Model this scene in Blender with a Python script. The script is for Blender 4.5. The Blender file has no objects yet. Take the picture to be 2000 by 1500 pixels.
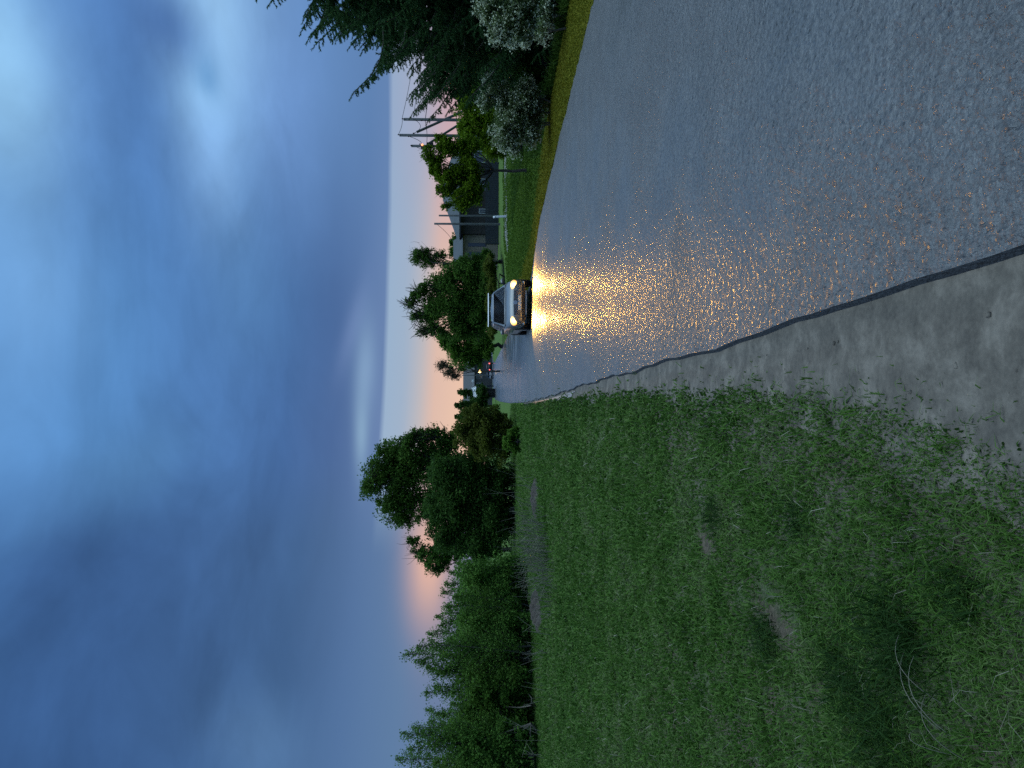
import bpy, bmesh, math, random
import numpy as np
from mathutils import Vector, Matrix

rng = np.random.default_rng(7)
random.seed(7)
sc = bpy.context.scene
COL = sc.collection
R = math.radians

# ------------------------------------------------------------------ camera
H = 1.65
F = 2000 * 26 / 36.0
TH = math.atan(51 / F)
cth, sth = math.cos(TH), math.sin(TH)
fw = Vector((0, cth, -sth)); up = Vector((0, sth, cth)); rt = Vector((1, 0, 0))
cd = bpy.data.cameras.new('camera')
cam = bpy.data.objects.new('camera', cd); COL.objects.link(cam)
cd.sensor_width = 36; cd.lens = 26; cd.clip_start = .05; cd.clip_end = 3000
m = Matrix.Identity(4)
for i, v in enumerate((-up, rt, -fw)):          # the phone was held on its side: world up is picture left
    for k in range(3): m[k][i] = v[k]
m.translation = (0, 0, H)
cam.matrix_world = m
sc.camera = cam

def P(x, y, Y):
    """world point seen at photo pixel (x, y) at forward distance Y"""
    a = (750 - y) / F; b = (1000 - x) / F
    t = Y / (cth + b * sth)
    return Vector((a * t, Y, H + t * (b * cth - sth)))
def G(x, y):
    """ground point of a photo pixel"""
    b = (1000 - x) / F
    t = H / (sth - b * cth)
    return Vector(((750 - y) / F * t, t * (cth + b * sth), 0))
def ang(x, y):
    a = (750 - y) / F; b = (1000 - x) / F
    d = (fw + a * rt + b * up).normalized()
    return math.degrees(math.atan2(d.x, d.y)), math.degrees(math.asin(d.z))

# ------------------------------------------------------------------ nodes
class E:
    """tiny expression builder over shader math nodes"""
    nt = None
    def __init__(s, sock): s.s = sock
    @staticmethod
    def op(o, *a, clamp=False):
        n = E.nt.nodes.new('ShaderNodeMath'); n.operation = o; n.use_clamp = clamp
        for i, v in enumerate(a):
            if isinstance(v, E): E.nt.links.new(v.s, n.inputs[i])
            else: n.inputs[i].default_value = v
        return E(n.outputs[0])
    def __add__(s, o): return E.op('ADD', s, o)
    __radd__ = __add__
    def __mul__(s, o): return E.op('MULTIPLY', s, o)
    __rmul__ = __mul__
    def __sub__(s, o): return E.op('SUBTRACT', s, o)
    def __rsub__(s, o): return E.op('SUBTRACT', o, s)
    def __truediv__(s, o): return E.op('DIVIDE', s, o)
def exp(e): return E.op('POWER', 2.718281828, e)
def sstep(e, a, b, lo=0., hi=1.):
    n = E.nt.nodes.new('ShaderNodeMapRange'); n.interpolation_type = 'SMOOTHSTEP'
    E.nt.links.new(e.s, n.inputs[0])
    n.inputs[1].default_value = a; n.inputs[2].default_value = b
    n.inputs[3].default_value = lo; n.inputs[4].default_value = hi
    return E(n.outputs[0])
def srgb(r, g, b):
    f = lambda c: (c / 255) / 12.92 if c <= 10 else ((c / 255 + .055) / 1.055) ** 2.4
    return (f(r), f(g), f(b), 1)
def ramp(e, stops, interp='LINEAR'):
    n = E.nt.nodes.new('ShaderNodeValToRGB'); n.color_ramp.interpolation = interp
    el = n.color_ramp.elements
    while len(el) < len(stops): el.new(.5)
    for q, (p, c) in zip(el, stops):
        q.position = p; q.color = c
    E.nt.links.new(e.s, n.inputs[0])
    return E(n.outputs[0])
def mixc(f, a, b, blend='MIX'):
    n = E.nt.nodes.new('ShaderNodeMix'); n.data_type = 'RGBA'; n.blend_type = blend
    for i, v in ((0, f), (6, a), (7, b)):
        if isinstance(v, E): E.nt.links.new(v.s, n.inputs[i])
        else: n.inputs[i].default_value = v
    return E(n.outputs[2])
def noise(vec, scale, detail=3, rough=.5, dist=0, ntype='FBM'):
    n = E.nt.nodes.new('ShaderNodeTexNoise')
    n.inputs['Scale'].default_value = scale; n.inputs['Detail'].default_value = detail
    n.inputs['Roughness'].default_value = rough; n.inputs['Distortion'].default_value = dist
    if vec is not None: E.nt.links.new(vec.s, n.inputs['Vector'])
    return E(n.outputs[0])
def voro(vec, scale, feature='F1', out=0, rnd=1):
    n = E.nt.nodes.new('ShaderNodeTexVoronoi'); n.feature = feature
    n.inputs['Scale'].default_value = scale; n.inputs['Randomness'].default_value = rnd
    if vec is not None: E.nt.links.new(vec.s, n.inputs['Vector'])
    return E(n.outputs[out])
def xyz(vec):
    n = E.nt.nodes.new('ShaderNodeSeparateXYZ'); E.nt.links.new(vec.s, n.inputs[0])
    return [E(o) for o in n.outputs]
def comb(x, y, z):
    n = E.nt.nodes.new('ShaderNodeCombineXYZ')
    for i, v in enumerate((x, y, z)):
        if isinstance(v, E): E.nt.links.new(v.s, n.inputs[i])
        else: n.inputs[i].default_value = v
    return E(n.outputs[0])
def objco(): return E(E.nt.nodes.new('ShaderNodeTexCoord').outputs['Object'])
def pos(): return E(E.nt.nodes.new('ShaderNodeNewGeometry').outputs['Position'])
def island(): return E(E.nt.nodes.new('ShaderNodeNewGeometry').outputs['Random Per Island'])
def bump(h, strength, dist, normal=None):
    n = E.nt.nodes.new('ShaderNodeBump')
    for i, v in (('Strength', strength), ('Distance', dist), ('Height', h)):
        if isinstance(v, E): E.nt.links.new(v.s, n.inputs[i])
        else: n.inputs[i].default_value = v
    if normal: E.nt.links.new(normal.s, n.inputs['Normal'])
    return E(n.outputs[0])
def newmat(name):
    mt = bpy.data.materials.new(name); mt.use_nodes = True
    E.nt = mt.node_tree
    return mt, mt.node_tree.nodes['Principled BSDF']
def setp(b, **kw):
    for k, v in kw.items():
        s = b.inputs[k.replace('_', ' ')]
        if isinstance(v, E): E.nt.links.new(v.s, s)
        else: s.default_value = v
def simple(name, col, rough=.6, metal=0., var=.15, scale=6., bmp=0., spec=.5, bscale=40):
    mt, b = newmat(name)
    c = objco()
    n = noise(c, scale, 5, .6)
    lo = tuple(v * (1 - var) for v in col[:3]) + (1,); hi = tuple(min(1, v * (1 + var)) for v in col[:3]) + (1,)
    setp(b, Base_Color=ramp(n, [(.3, lo), (.7, hi)]), Roughness=rough, Metallic=metal)
    b.inputs['Specular IOR Level'].default_value = spec
    if bmp: setp(b, Normal=bump(noise(c, bscale, 4), bmp, .02))
    return mt
def foliage(name, cols, rough=.75, trans=.4, spec=.12, patchy=False):
    """cols: linear albedos picked leaf by leaf"""
    mt, b = newmat(name)
    r = island(); big = noise(objco(), 1.1, 3)
    k = r * .75 + big * .5 - .12
    if patchy:
        c_ = objco(); big = noise(c_, .35, 4, .6, .6) * .5 + noise(c_, 1.6, 4, .6) * .5
        k = r * .55 + (big - .5) * 1.7 + .22
    n = len(cols)
    col = ramp(k, [(.12 + .76 * i / max(1, n - 1), tuple(c) + (1,)) for i, c in enumerate(cols)])
    setp(b, Base_Color=col, Roughness=rough); b.inputs['Specular IOR Level'].default_value = spec
    nt = mt.node_tree
    t = nt.nodes.new('ShaderNodeBsdfTranslucent'); nt.links.new(col.s, t.inputs[0])
    ms = nt.nodes.new('ShaderNodeMixShader'); ms.inputs[0].default_value = trans
    nt.links.new(b.outputs[0], ms.inputs[1]); nt.links.new(t.outputs[0], ms.inputs[2])
    nt.links.new(ms.outputs[0], nt.nodes['Material Output'].inputs[0])
    return mt
def emit(name, col, strength):
    mt, b = newmat(name)
    setp(b, Base_Color=(.8, .8, .8, 1)); b.inputs['Emission Color'].default_value = tuple(col) + (1,)
    b.inputs['Emission Strength'].default_value = strength
    return mt

# ------------------------------------------------------------------ world: dusk sky under a heavy cloud deck
w = bpy.data.worlds.new('World'); sc.world = w; w.use_nodes = True
E.nt = w.node_tree
bg = w.node_tree.nodes['Background']
d = E(E.nt.nodes.new('ShaderNodeTexCoord').outputs['Generated'])
dx, dy, dz = xyz(d)
AZ = E.op('ARCTAN2', dx, dy) * 57.29578
EL = E.op('ARCSINE', dz) * 57.29578
zz = E.op('MAXIMUM', dz, 0.) + .16
pl = comb(dx / zz, dy / zz, 0.)                       # cloud layer seen in perspective
n1 = noise(pl, .9, 3, .45, .3)
n2 = noise(pl, 2.6, 6, .58, .5)
n3 = noise(comb(AZ * .03, EL * .16, 0.), 1.6, 3, .5, .2)
elw = EL + (n1 - .5) * 5 * sstep(EL, 9., 16.) + (n3 - .5) * .45 + AZ * .05 
def er(stops):
    return ramp(E.op('DIVIDE', elw + 5., 95., clamp=True), [((e + 5) / 95., srgb(*c)) for e, c in stops])
right = er([(-5, (60, 62, 66)), (-.5, (196, 150, 160)), (1.5, (216, 165, 172)), (4, (200, 165, 182)), (5.6, (168, 168, 198)), (7.72, (152, 168, 205)), (7.84, (102, 130, 182)), (9.5, (96, 128, 182)), (15, (110, 148, 210)), (19, (100, 142, 204)), (24, (86, 128, 194)), (29, (98, 142, 210)), (33, (128, 176, 238)), (45, (150, 195, 245)), (58, (188, 212, 242)), (90, (205, 222, 244))])
cent = er([(-5, (60, 62, 66)), (-.5, (222, 174, 162)), (1.8, (236, 191, 175)), (4.0, (224, 184, 176)), (5.1, (188, 180, 193)), (6.3, (160, 174, 204)), (7.72, (154, 174, 208)), (7.84, (104, 128, 178)), (10, (84, 112, 166)), (11.5, (76, 106, 162)), (15, (72, 108, 168)), (21, (82, 124, 188)), (27, (90, 138, 202)), (33, (104, 154, 220)), (46, (130, 178, 236)), (58, (188, 212, 242)), (90, (205, 222, 244))])
left = er([(-5, (55, 60, 66)), (0, (110, 122, 160)), (5, (94, 122, 166)), (9, (84, 114, 164)), (13, (68, 100, 150)), (18, (64, 96, 148)), (24, (62, 95, 150)), (29, (62, 96, 152)), (34, (70, 110, 168)), (46, (104, 150, 210)), (60, (186, 210, 240)), (90, (205, 222, 244))])
azw = AZ + (n1 - .5) * 6
col = mixc(sstep(azw, -13., -4.), left, cent)
col = mixc(sstep(azw, 4., 22.), col, right)
# pink glow runs out on the left
def blob(x, y, wx, wy, rot=0., warp=1.):
    a0, e0 = ang(x, y)
    sx, sy = wy / F * 57.3, wx / F * 57.3
    u = AZ + (n2 - .5) * (5 * warp) - a0; v = EL + (n1 - .5) * (4 * warp) - e0
    if rot:
        c, s = math.cos(rot), math.sin(rot)
        u, v = u * c + v * s, v * c - u * s
    u = u / sx; v = v / sy
    return exp(E.op('MULTIPLY', u * u + v * v, -1.))
front = sstep(dy, 0., .3)
def paint(c, x, y, wx, wy, colr, k, rot=0., warp=1.):
    return mixc(E.op('MULTIPLY', blob(x, y, wx, wy, rot, warp) * front, k, clamp=True), c, srgb(*colr))
col = paint(col, 838, 1090, 40, 120, (232, 178, 166), .95, 0, .12)
col = paint(col, 440, 20, 75, 170, (158, 198, 246), .9)
col = paint(col, 400, 170, 36, 90, (156, 200, 246), .8, 0, .7)
col = paint(col, 425, 300, 55, 150, (140, 180, 238), .75)
col = paint(col, 330, 50, 62, 75, (80, 116, 180), .9, .3, .6)
col = paint(col, 412, 140, 20, 36, (100, 146, 202), .75, 0, .9)
col = paint(col, -10, 110, 80, 200, (160, 206, 254), .8)
col = paint(col, 40, 560, 80, 160, (128, 174, 234), .5)
col = paint(col, 560, 160, 60, 200, (112, 148, 214), .5)
col = paint(col, 690, 640, 16, 90, (104, 128, 182), .9, -.28, .1)
col = paint(col, 712, 720, 20, 100, (146, 174, 214), .6, -.04, .15)
col = paint(col, 706, 850, 13, 75, (150, 180, 214), .6, 0, .12)
col = paint(col, 480, 560, 90, 160, (98, 144, 205), .45)
col = paint(col, 250, 900, 110, 60, (92, 138, 196), .45, .5)
col = paint(col, 60, 1000, 110, 60, (86, 130, 190), .5, .6)
col = paint(col, 520, 1460, 70, 90, (96, 130, 180), .5, .6)
# fine cloud structure
det = ((noise(pl, 5., 5, .55, .5) - .5) * .34 + (noise(pl, 1.7, 5, .55, .8) - .5) * .8) * sstep(EL, 8.5, 20.) + sstep(EL, 8., 12., 1., .93)
col = mixc(1., col, comb(det * 1.02, det * 1.05, det * .885), 'MULTIPLY')
ns = E.nt.nodes.new('ShaderNodeTexSky'); ns.sky_type = 'NISHITA'; ns.sun_disc = False
ns.sun_elevation = R(2); ns.sun_rotation = R(-8)
SKY = 1.0
zb = sstep(EL, 46., 70., 1., 4.3)  # added light: unseen sky overhead brightened to lift the ground and foliage
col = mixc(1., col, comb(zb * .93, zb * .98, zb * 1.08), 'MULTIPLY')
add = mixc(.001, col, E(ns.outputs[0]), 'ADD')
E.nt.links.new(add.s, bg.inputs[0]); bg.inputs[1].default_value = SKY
sun = bpy.data.lights.new('sun', 'SUN'); sun.energy = .22; sun.angle = R(60); sun.color = (.75, .88, 1)
so = bpy.data.objects.new('sun', sun); COL.objects.link(so)
so.rotation_euler = Vector((-.25, -.35, -1)).to_track_quat('-Z', 'Y').to_euler()

# ------------------------------------------------------------------ mesh helpers
def mk(name, V, Fs, mat=None, parent=None, smooth=False):
    """V (n,3) array, Fs (m,k) int array"""
    V = np.asarray(V, np.float32); Fs = np.asarray(Fs, np.int32)
    me = bpy.data.meshes.new(name)
    n, (k_m, k) = len(V), Fs.shape
    me.vertices.add(n); me.vertices.foreach_set('co', V.ravel())
    me.loops.add(k_m * k); me.loops.foreach_set('vertex_index', Fs.ravel())
    me.polygons.add(k_m)
    me.polygons.foreach_set('loop_start', np.arange(0, k_m * k, k, dtype=np.int32))
    if smooth: me.polygons.foreach_set('use_smooth', np.ones(k_m, bool))
    me.update(calc_edges=True); me.validate()
    return link(name, me, mat, parent)
def link(name, me, mat=None, parent=None):
    o = bpy.data.objects.new(name, me); COL.objects.link(o)
    if mat: me.materials.append(mat)
    if parent is not None: o.parent = parent
    return o
def fin(name, bm, mat=None, parent=None, smooth=False, bevel=0):
    me = bpy.data.meshes.new(name)
    bmesh.ops.recalc_face_normals(bm, faces=bm.faces)
    bm.to_mesh(me); bm.free()
    if smooth:
        for p in me.polygons: p.use_smooth = True
    o = link(name, me, mat, parent)
    if bevel:
        b = o.modifiers.new('bevel', 'BEVEL'); b.width = bevel; b.segments = 2
    return o
def tag(o, label, cat, group=None, kind=None):
    o['label'] = label; o['category'] = cat
    if group: o['group'] = group
    if kind: o['kind'] = kind
    return o
def thing(name, label, cat, loc=(0, 0, 0), rz=0, group=None):
    o = bpy.data.objects.new(name, None); COL.objects.link(o)
    o.location = loc; o.rotation_euler[2] = rz; o.empty_display_size = .2
    return tag(o, label, cat, group)
def structure(o): o['kind'] = 'structure'; return o
def box(bm, x0, x1, y0, y1, z0, z1):
    v = [bm.verts.new((x, y, z)) for z in (z0, z1) for x, y in ((x0, y0), (x1, y0), (x1, y1), (x0, y1))]
    for f in ((0, 3, 2, 1), (4, 5, 6, 7), (0, 1, 5, 4), (1, 2, 6, 5), (2, 3, 7, 6), (3, 0, 4, 7)):
        bm.faces.new([v[i] for i in f])
def tube_arrays(pts, rad, n=6):
    pts = [Vector(p) for p in pts]
    V, Fs = [], []
    ref = Vector((.31, .77, .12)).normalized()
    for i, p in enumerate(pts):
        t = (pts[min(i + 1, len(pts) - 1)] - pts[max(i - 1, 0)]).normalized()
        a = t.cross(ref)
        if a.length < .05: a = t.cross(Vector((1, 0, 0)))
        a.normalize(); b = t.cross(a)
        r = rad[i] if hasattr(rad, '__len__') else rad
        for k in range(n):
            q = 2 * math.pi * k / n
            V.append(p + a * (r * math.cos(q)) + b * (r * math.sin(q)))
    for i in range(len(pts) - 1):
        for k in range(n):
            k2 = (k + 1) % n
            Fs.append((i * n + k, i * n + k2, (i + 1) * n + k2, (i + 1) * n + k))
    return V, Fs
class Tubes:
    def __init__(s): s.V, s.F = [], []
    def add(s, pts, rad, n=6):
        v, f = tube_arrays(pts, rad, n); o = len(s.V)
        s.V += [tuple(q) for q in v]; s.F += [tuple(i + o for i in q) for q in f]
    def build(s, name, mat, parent=None):
        return mk(name, np.array(s.V), np.array(s.F), mat, parent, True)
def curve(a, b, sag=(0, 0, 0), n=6, jit=0.):
    a, b, sag = Vector(a), Vector(b), Vector(sag)
    out = []
    for i in range(n + 1):
        t = i / n
        p = a.lerp(b, t) + sag * (4 * t * (1 - t))
        if jit and 0 < i < n: p += Vector(rng.normal(0, jit, 3))
        out.append(p)
    return out
def leaves(C, size, aspect=.55, up=.3, N=None, droop=0.):
    """one folded rhombus per centre; C (n,3)"""
    n = len(C)
    D = rng.normal(size=(n, 3)) if N is None else N + rng.normal(size=(n, 3)) * .5
    D[:, 2] -= droop
    D /= np.linalg.norm(D, axis=1, keepdims=True) + 1e-9
    U = rng.normal(size=(n, 3)); U[:, 2] += up * 2
    S = np.cross(D, U); S /= np.linalg.norm(S, axis=1, keepdims=True) + 1e-9
    s = (size * rng.uniform(.6, 1.35, n))[:, None]
    V = np.empty((n, 4, 3))
    V[:, 0] = C - D * s * .5; V[:, 1] = C + S * s * aspect * .5
    V[:, 2] = C + D * s * .5; V[:, 3] = C - S * s * aspect * .5
    return V.reshape(-1, 3), np.arange(n * 4).reshape(n, 4)

# ------------------------------------------------------------------ materials
M = {}
M['bark'] = simple('bark', (.06, .05, .042), .9, var=.5, scale=9, bmp=.6)
M['birch_bark'] = simple('birch_bark', (.2, .19, .17), .8, var=.5, scale=14)
M['twig'] = simple('twig', (.10, .085, .065), .85, var=.3)
M['pole_wood'] = simple('pole_wood', (.10, .105, .105), .85, var=.3, scale=8, bmp=.3)
M['dark_metal'] = simple('dark_metal', (.03, .032, .035), .45, .6)
M['wire'] = simple('wire', (.02, .02, .022), .5)
M['leaf_dark'] = foliage('leaf_dark', [(0.035, 0.078, 0.011), (0.068, 0.143, 0.021), (0.110, 0.220, 0.032)])
M['leaf_mid'] = foliage('leaf_mid', [(0.054, 0.113, 0.014), (0.089, 0.186, 0.022), (0.141, 0.272, 0.032)])
M['leaf_deep'] = foliage('leaf_deep', [(0.022, 0.055, 0.010), (0.046, 0.104, 0.018), (0.076, 0.160, 0.028)])
M['leaf_sap'] = foliage('leaf_sap', [(0.059, 0.125, 0.021), (0.103, 0.209, 0.035), (0.168, 0.312, 0.057)])
M['leaf_lime'] = foliage('leaf_lime', [(0.068, 0.124, 0.005), (0.111, 0.191, 0.009), (0.163, 0.256, 0.013)])
M['leaf_olive'] = foliage('leaf_olive', [(0.062, 0.074, 0.012), (0.096, 0.121, 0.017), (0.140, 0.170, 0.025)])
M['leaf_bare'] = foliage('leaf_bare', [(0.084, 0.077, 0.042), (0.126, 0.112, 0.063)])
M['needle'] = foliage('needle', [(.022, .060, .020), (.042, .105, .032), (.075, .16, .05)], trans=.3)
M['leaf_grey'] = foliage('leaf_grey', [(0.081, 0.120, 0.041), (0.127, 0.186, 0.063), (0.184, 0.240, 0.099)])
M['blossom'] = foliage('blossom', [(.38, .42, .25), (.5, .53, .35), (.62, .64, .48)], trans=.2)
M['white_paint'] = simple('white_paint', (.75, .77, .78), .5, var=.08)

# ------------------------------------------------------------------ ground, road, shoulder
LE = [(-12, 1.0), (0, .52), (2.2, .41), (3.1, .36), (4.3, .29), (6.7, .19), (11.8, .0), (18.3, -.30), (30, -.75), (50, -1.3), (89, -2.1), (130, -2.7), (170, -1.8), (220, 6), (300, 26)]
RE = [(-12, 6.6), (0, 6.35), (5, 6.1), (11.2, 5.8), (15.8, 5.5), (18.9, 5.25), (21.9, 5.0), (24, 4.55), (25.8, 4.0), (28, 3.65), (40, 3.6), (66, 3.65), (100, 3.8), (140, 4.0), (170, 5.4), (220, 12), (300, 34)]
lx = lambda y: float(np.interp(y, [p[0] for p in LE], [p[1] for p in LE]))
rx = lambda y: float(np.interp(y, [p[0] for p in RE], [p[1] for p in RE]))
lxa = lambda y: np.interp(y, [p[0] for p in LE], [p[1] for p in LE])
rxa = lambda y: np.interp(y, [p[0] for p in RE], [p[1] for p in RE])
def ss(a, b, x): t = np.clip((x - a) / (b - a), 0, 1); return t * t * (3 - 2 * t)
def hgt(x, y):
    x = np.asarray(x, float); y = np.asarray(y, float)
    und = .5 * np.sin(x * .8 + 1.3 * np.sin(y * .35)) * np.sin(y * .6 + .7 * x * .5) + .35 * np.sin(x * 2.1 + y * 1.7) * np.sin(y * 1.9 - x * .6)
    leftm = ss(.6, 3.5, lxa(y) - x); rightm = ss(1.8, 4., x - rxa(y))
    z = .07 * und * np.maximum(leftm, rightm)
    z = z - .22 * ss(1.6, 2.6, x - rxa(y)) * (1 - ss(3.2, 4.5, x - rxa(y))) * (1 - ss(22, 30, y))   # shallow ditch behind the right verge
    z = z + .42 * ss(40, 70, y) * ss(8, 12, x)
    return z
def gz0(x, y): return float(hgt(x, y))
ys = np.unique(np.concatenate([np.linspace(-14, 40, 160), 40 * (1.06 ** np.arange(0, 62))]))
xs = np.sinh(np.linspace(-6.2, 6.2, 241)) * 1.9
XX, YY = np.meshgrid(xs, ys)
ZZ = hgt(XX, YY) - .004
nx, ny = len(xs), len(ys)
idx = np.arange(nx * ny).reshape(ny, nx)
Fq = np.stack([idx[:-1, :-1], idx[:-1, 1:], idx[1:, 1:], idx[1:, :-1]], -1).reshape(-1, 4)
mt, b = newmat('turf_and_soil'); p = pos(); px_, py_, pz_ = xyz(p)
na = noise(p, .55, 5, .6); nb = noise(p, 3.5, 5, .65); nc = noise(p, 26, 4, .6)
g = mixc(.5, ramp(nb, [(.3, (.03, .06, .012, 1)), (.5, (.05, .09, .016, 1)), (.7, (.075, .105, .03, 1))]), ramp(noise(p, 48., 5, .7), [(.35, (.018, .03, .008, 1)), (.65, (.09, .125, .035, 1))]))
far = ramp(nb, [(.3, (.05, .10, .012, 1)), (.7, (.085, .145, .02, 1))])
fine = noise(p, 130., 4, .7); grit_ = ramp(fine * .6 + nc * .4, [(.36, (.02, .026, .012, 1)), (.5, (.06, .066, .038, 1)), (.66, (.14, .135, .09, 1))])
side = (.5 - .043 * py_) - px_
g = mixc(E.op('MULTIPLY', sstep(side + (nb - .5) * .7, .65, 1.5, 1., .0), sstep(py_, 5., 12., 1., 0.)), mixc(sstep(py_, 2., 9., .75, .15), g, grit_), mixc(.35, ramp(noise(p, 5., 6, .65, .3), [(.34, (.055, .046, .037, 1)), (.5, (.105, .088, .07, 1)), (.64, (.19, .16, .13, 1))]), ramp(noise(p, 45., 4, .65), [(.3, (.05, .042, .034, 1)), (.7, (.16, .136, .11, 1))])))
g = mixc(sstep(py_, 12., 30.), g, far)
soil = ramp(nc, [(.3, (.05, .038, .026, 1)), (.7, (.125, .10, .07, 1))])
def ell(cx, cy, sx, sy):
    u = (px_ - cx) / sx; v = (py_ - cy) / sy
    return exp((u * u + v * v) * -1.)
sm = E.op('MULTIPLY', sstep(na * .6 + nb * .4, .48, .60), sstep(py_, 5., 11., 1., .12))
for (x, y, sx, sy) in ((1020, 350, 1.6, 1.0), (1015, 400, 1.2, 1.2), (985, 460, 1.6, 2.2), (1050, 960, .6, 1.3), (1052, 1190, .6, 1.0), (1520, 1220, .14, .35), (1380, 1060, .14, .35)):
    c = G(x, y); sm = sm + sstep(ell(c.x, c.y, sx, sy) * (nb * 1.6 + nc * .5), .3, 1.)
sm = E.op('MINIMUM', sm, 1.)
setp(b, Base_Color=mixc(sm, g, soil), Roughness=.9, Normal=bump(nb * .5 + nc * .5 + fine * .25, .7, .035))
b.inputs['Specular IOR Level'].default_value = .2
ground = structure(mk('ground', np.stack([XX, YY, ZZ], -1).reshape(-1, 3), Fq, mt, None, True))

# wet coarse asphalt
mt, b = newmat('wet_asphalt'); p = pos(); px_, py_, pz_ = xyz(p)
st = comb(px_, py_ * .8, 0.)
big = noise(p, .45, 4, .6, .4); mid = noise(p, 2.2, 4, .6)
v1 = voro(st, 27., 'SMOOTH_F1'); v2 = noise(st, 13., 4, .65); v3 = noise(st, 70., 3, .6)
cell = voro(st, 85., 'F1', 1); cr, cg, cb = xyz(cell)
height = v1 * -.55 + v2 * .9 + v3 * .25
water = E.op('MULTIPLY', sstep(py_, 24., 34.), sstep(big, .40, .55))            # standing film beyond the car
rough_amp = sstep(big, .36, .66, .38, 1.5) * (1. - water * .93) 
lum = ramp(mid * .4 + noise(p, 60., 3) * .25 + cg * .35, [(.25, (.046, .048, .051, 1)), (.5, (.075, .077, .080, 1)), (.75, (.115, .117, .12, 1))])
setp(b, Base_Color=mixc(water, lum, (.05, .052, .055, 1)), Roughness=E.op('MAXIMUM', sstep(big, .3, .7, .43, .58) - water * .26 - sstep(cr, .74, .84, 0., .24), .18),
     Normal=bump(height, rough_amp * 1.25, .026))
b.inputs['Specular IOR Level'].default_value = .6
M['asphalt'] = mt
M['bitumen_edge'] = simple('bitumen_edge', (.022, .024, .028), .55, var=.3, scale=14, bmp=.8, bscale=60)
yy = np.unique(np.concatenate([np.arange(-12, 40, .22), np.arange(40, 170, 1.5), np.arange(170, 300, 4)]))
wob = np.clip((yy - 1) / 4, .25, 1) * (.016 * np.sin(yy * 2.1) + .008 * np.sin(yy * 6.7 + 1)) + .003 * rng.normal(size=len(yy))
fade = np.clip(1.3 - yy / 60, .3, 1)
L = lxa(yy) + wob * fade; Rr = rxa(yy) - wob[::-1] * 2 * fade
nc_ = 15
t = np.linspace(0, 1, nc_)
XX = (L[:, None] + .014) * (1 - t) + (Rr[:, None] - .055) * t
ZZ = .034 + .05 * np.sin(t * math.pi)[None, :] * np.ones((len(yy), 1))
idx = np.arange(len(yy) * nc_).reshape(len(yy), nc_)
Fq = np.stack([idx[:-1, :-1], idx[:-1, 1:], idx[1:, 1:], idx[1:, :-1]], -1).reshape(-1, 4)
road = structure(mk('road', np.stack([XX, np.repeat(yy[:, None], nc_, 1), ZZ], -1).reshape(-1, 3), Fq, M['asphalt'], None, True))
# broken edges of the asphalt slab
def strip(name, A, B, mat, parent=None):
    V = np.concatenate([A, B]); n = len(A)
    i = np.arange(n - 1)
    return mk(name, V, np.stack([i, i + 1, i + 1 + n, i + n], -1), mat, parent, True)
eL = strip('road_edge', np.stack([L + .014, yy, np.full_like(yy, .034)], -1), np.stack([L - .014, yy, np.full_like(yy, -.01)], -1), M['bitumen_edge'])
eR = strip('road_edge', np.stack([Rr + .035, yy, np.full_like(yy, -.01)], -1), np.stack([Rr - .055, yy, np.full_like(yy, .034)], -1), M['bitumen_edge'])
structure(eL); structure(eR)
# gravel shoulder on the left
mt, b = newmat('shoulder_grit'); p = pos()
a1 = noise(p, 5., 6, .65, .3); a2 = noise(p, 45., 4, .65); a3 = voro(p, 55., 'F1')
c1 = ramp(a1, [(.34, (.055, .046, .037, 1)), (.5, (.105, .088, .07, 1)), (.64, (.19, .16, .13, 1))])
setp(b, Base_Color=mixc(.35, c1, ramp(a2, [(.3, (.05, .042, .034, 1)), (.7, (.16, .136, .11, 1))])), Roughness=.8, Normal=bump(a2 * .6 + a3 * .3, .5, .012))
b.inputs['Specular IOR Level'].default_value = .3
M['grit'] = mt
ysh = yy[yy < 32]
wl = np.interp(ysh, [-12, 1, 2.2, 3.2, 4.5, 8, 14, 20, 32], [1.6, 1.15, .88, .6, .38, .29, .27, .18, .05]) + .04 * np.sin(ysh * 2.3) + .03 * np.sin(ysh * 7.1) + .02 * np.sin(ysh * 19.)
Ls = L[:len(ysh)]
A = np.stack([Ls - .004, ysh, np.full_like(ysh, .004)], -1)
Bm = np.stack([Ls - .03 - wl * .6, ysh, np.full_like(ysh, .012)], -1); B = np.stack([Ls - .03 - wl, ysh, np.full_like(ysh, .004)], -1)
V = np.concatenate([A, Bm, B]); n = len(A); i = np.arange(n - 1)
structure(mk('gravel_shoulder', V, np.concatenate([np.stack([i, i + 1, i + 1 + n, i + n], -1), np.stack([i + n, i + 1 + n, i + 1 + 2 * n, i + 2 * n], -1)]), M['grit'], None, True))
# strip of standing water along the shoulder
mt, b = newmat('puddle_water')
setp(b, Base_Color=(.03, .035, .04, 1), Roughness=.03, Normal=bump(noise(pos(), 9., 3), .06, .01)); b.inputs['IOR'].default_value = 1.33
yp = np.arange(13.5, 33, .15)
wp = .25 * np.sin(np.clip((yp - 13.5) / 19.5, 0, 1) * math.pi) ** .6 * (1 + .45 * np.sin(yp * 3.1) + .3 * rng.normal(size=len(yp)))
wp = np.clip(wp, .015, .42)
Lp = lxa(yp) - .05
structure(strip('puddle', np.stack([Lp, yp, np.full_like(yp, .018)], -1), np.stack([Lp - wp, yp, np.full_like(yp, .018)], -1), mt))
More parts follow.
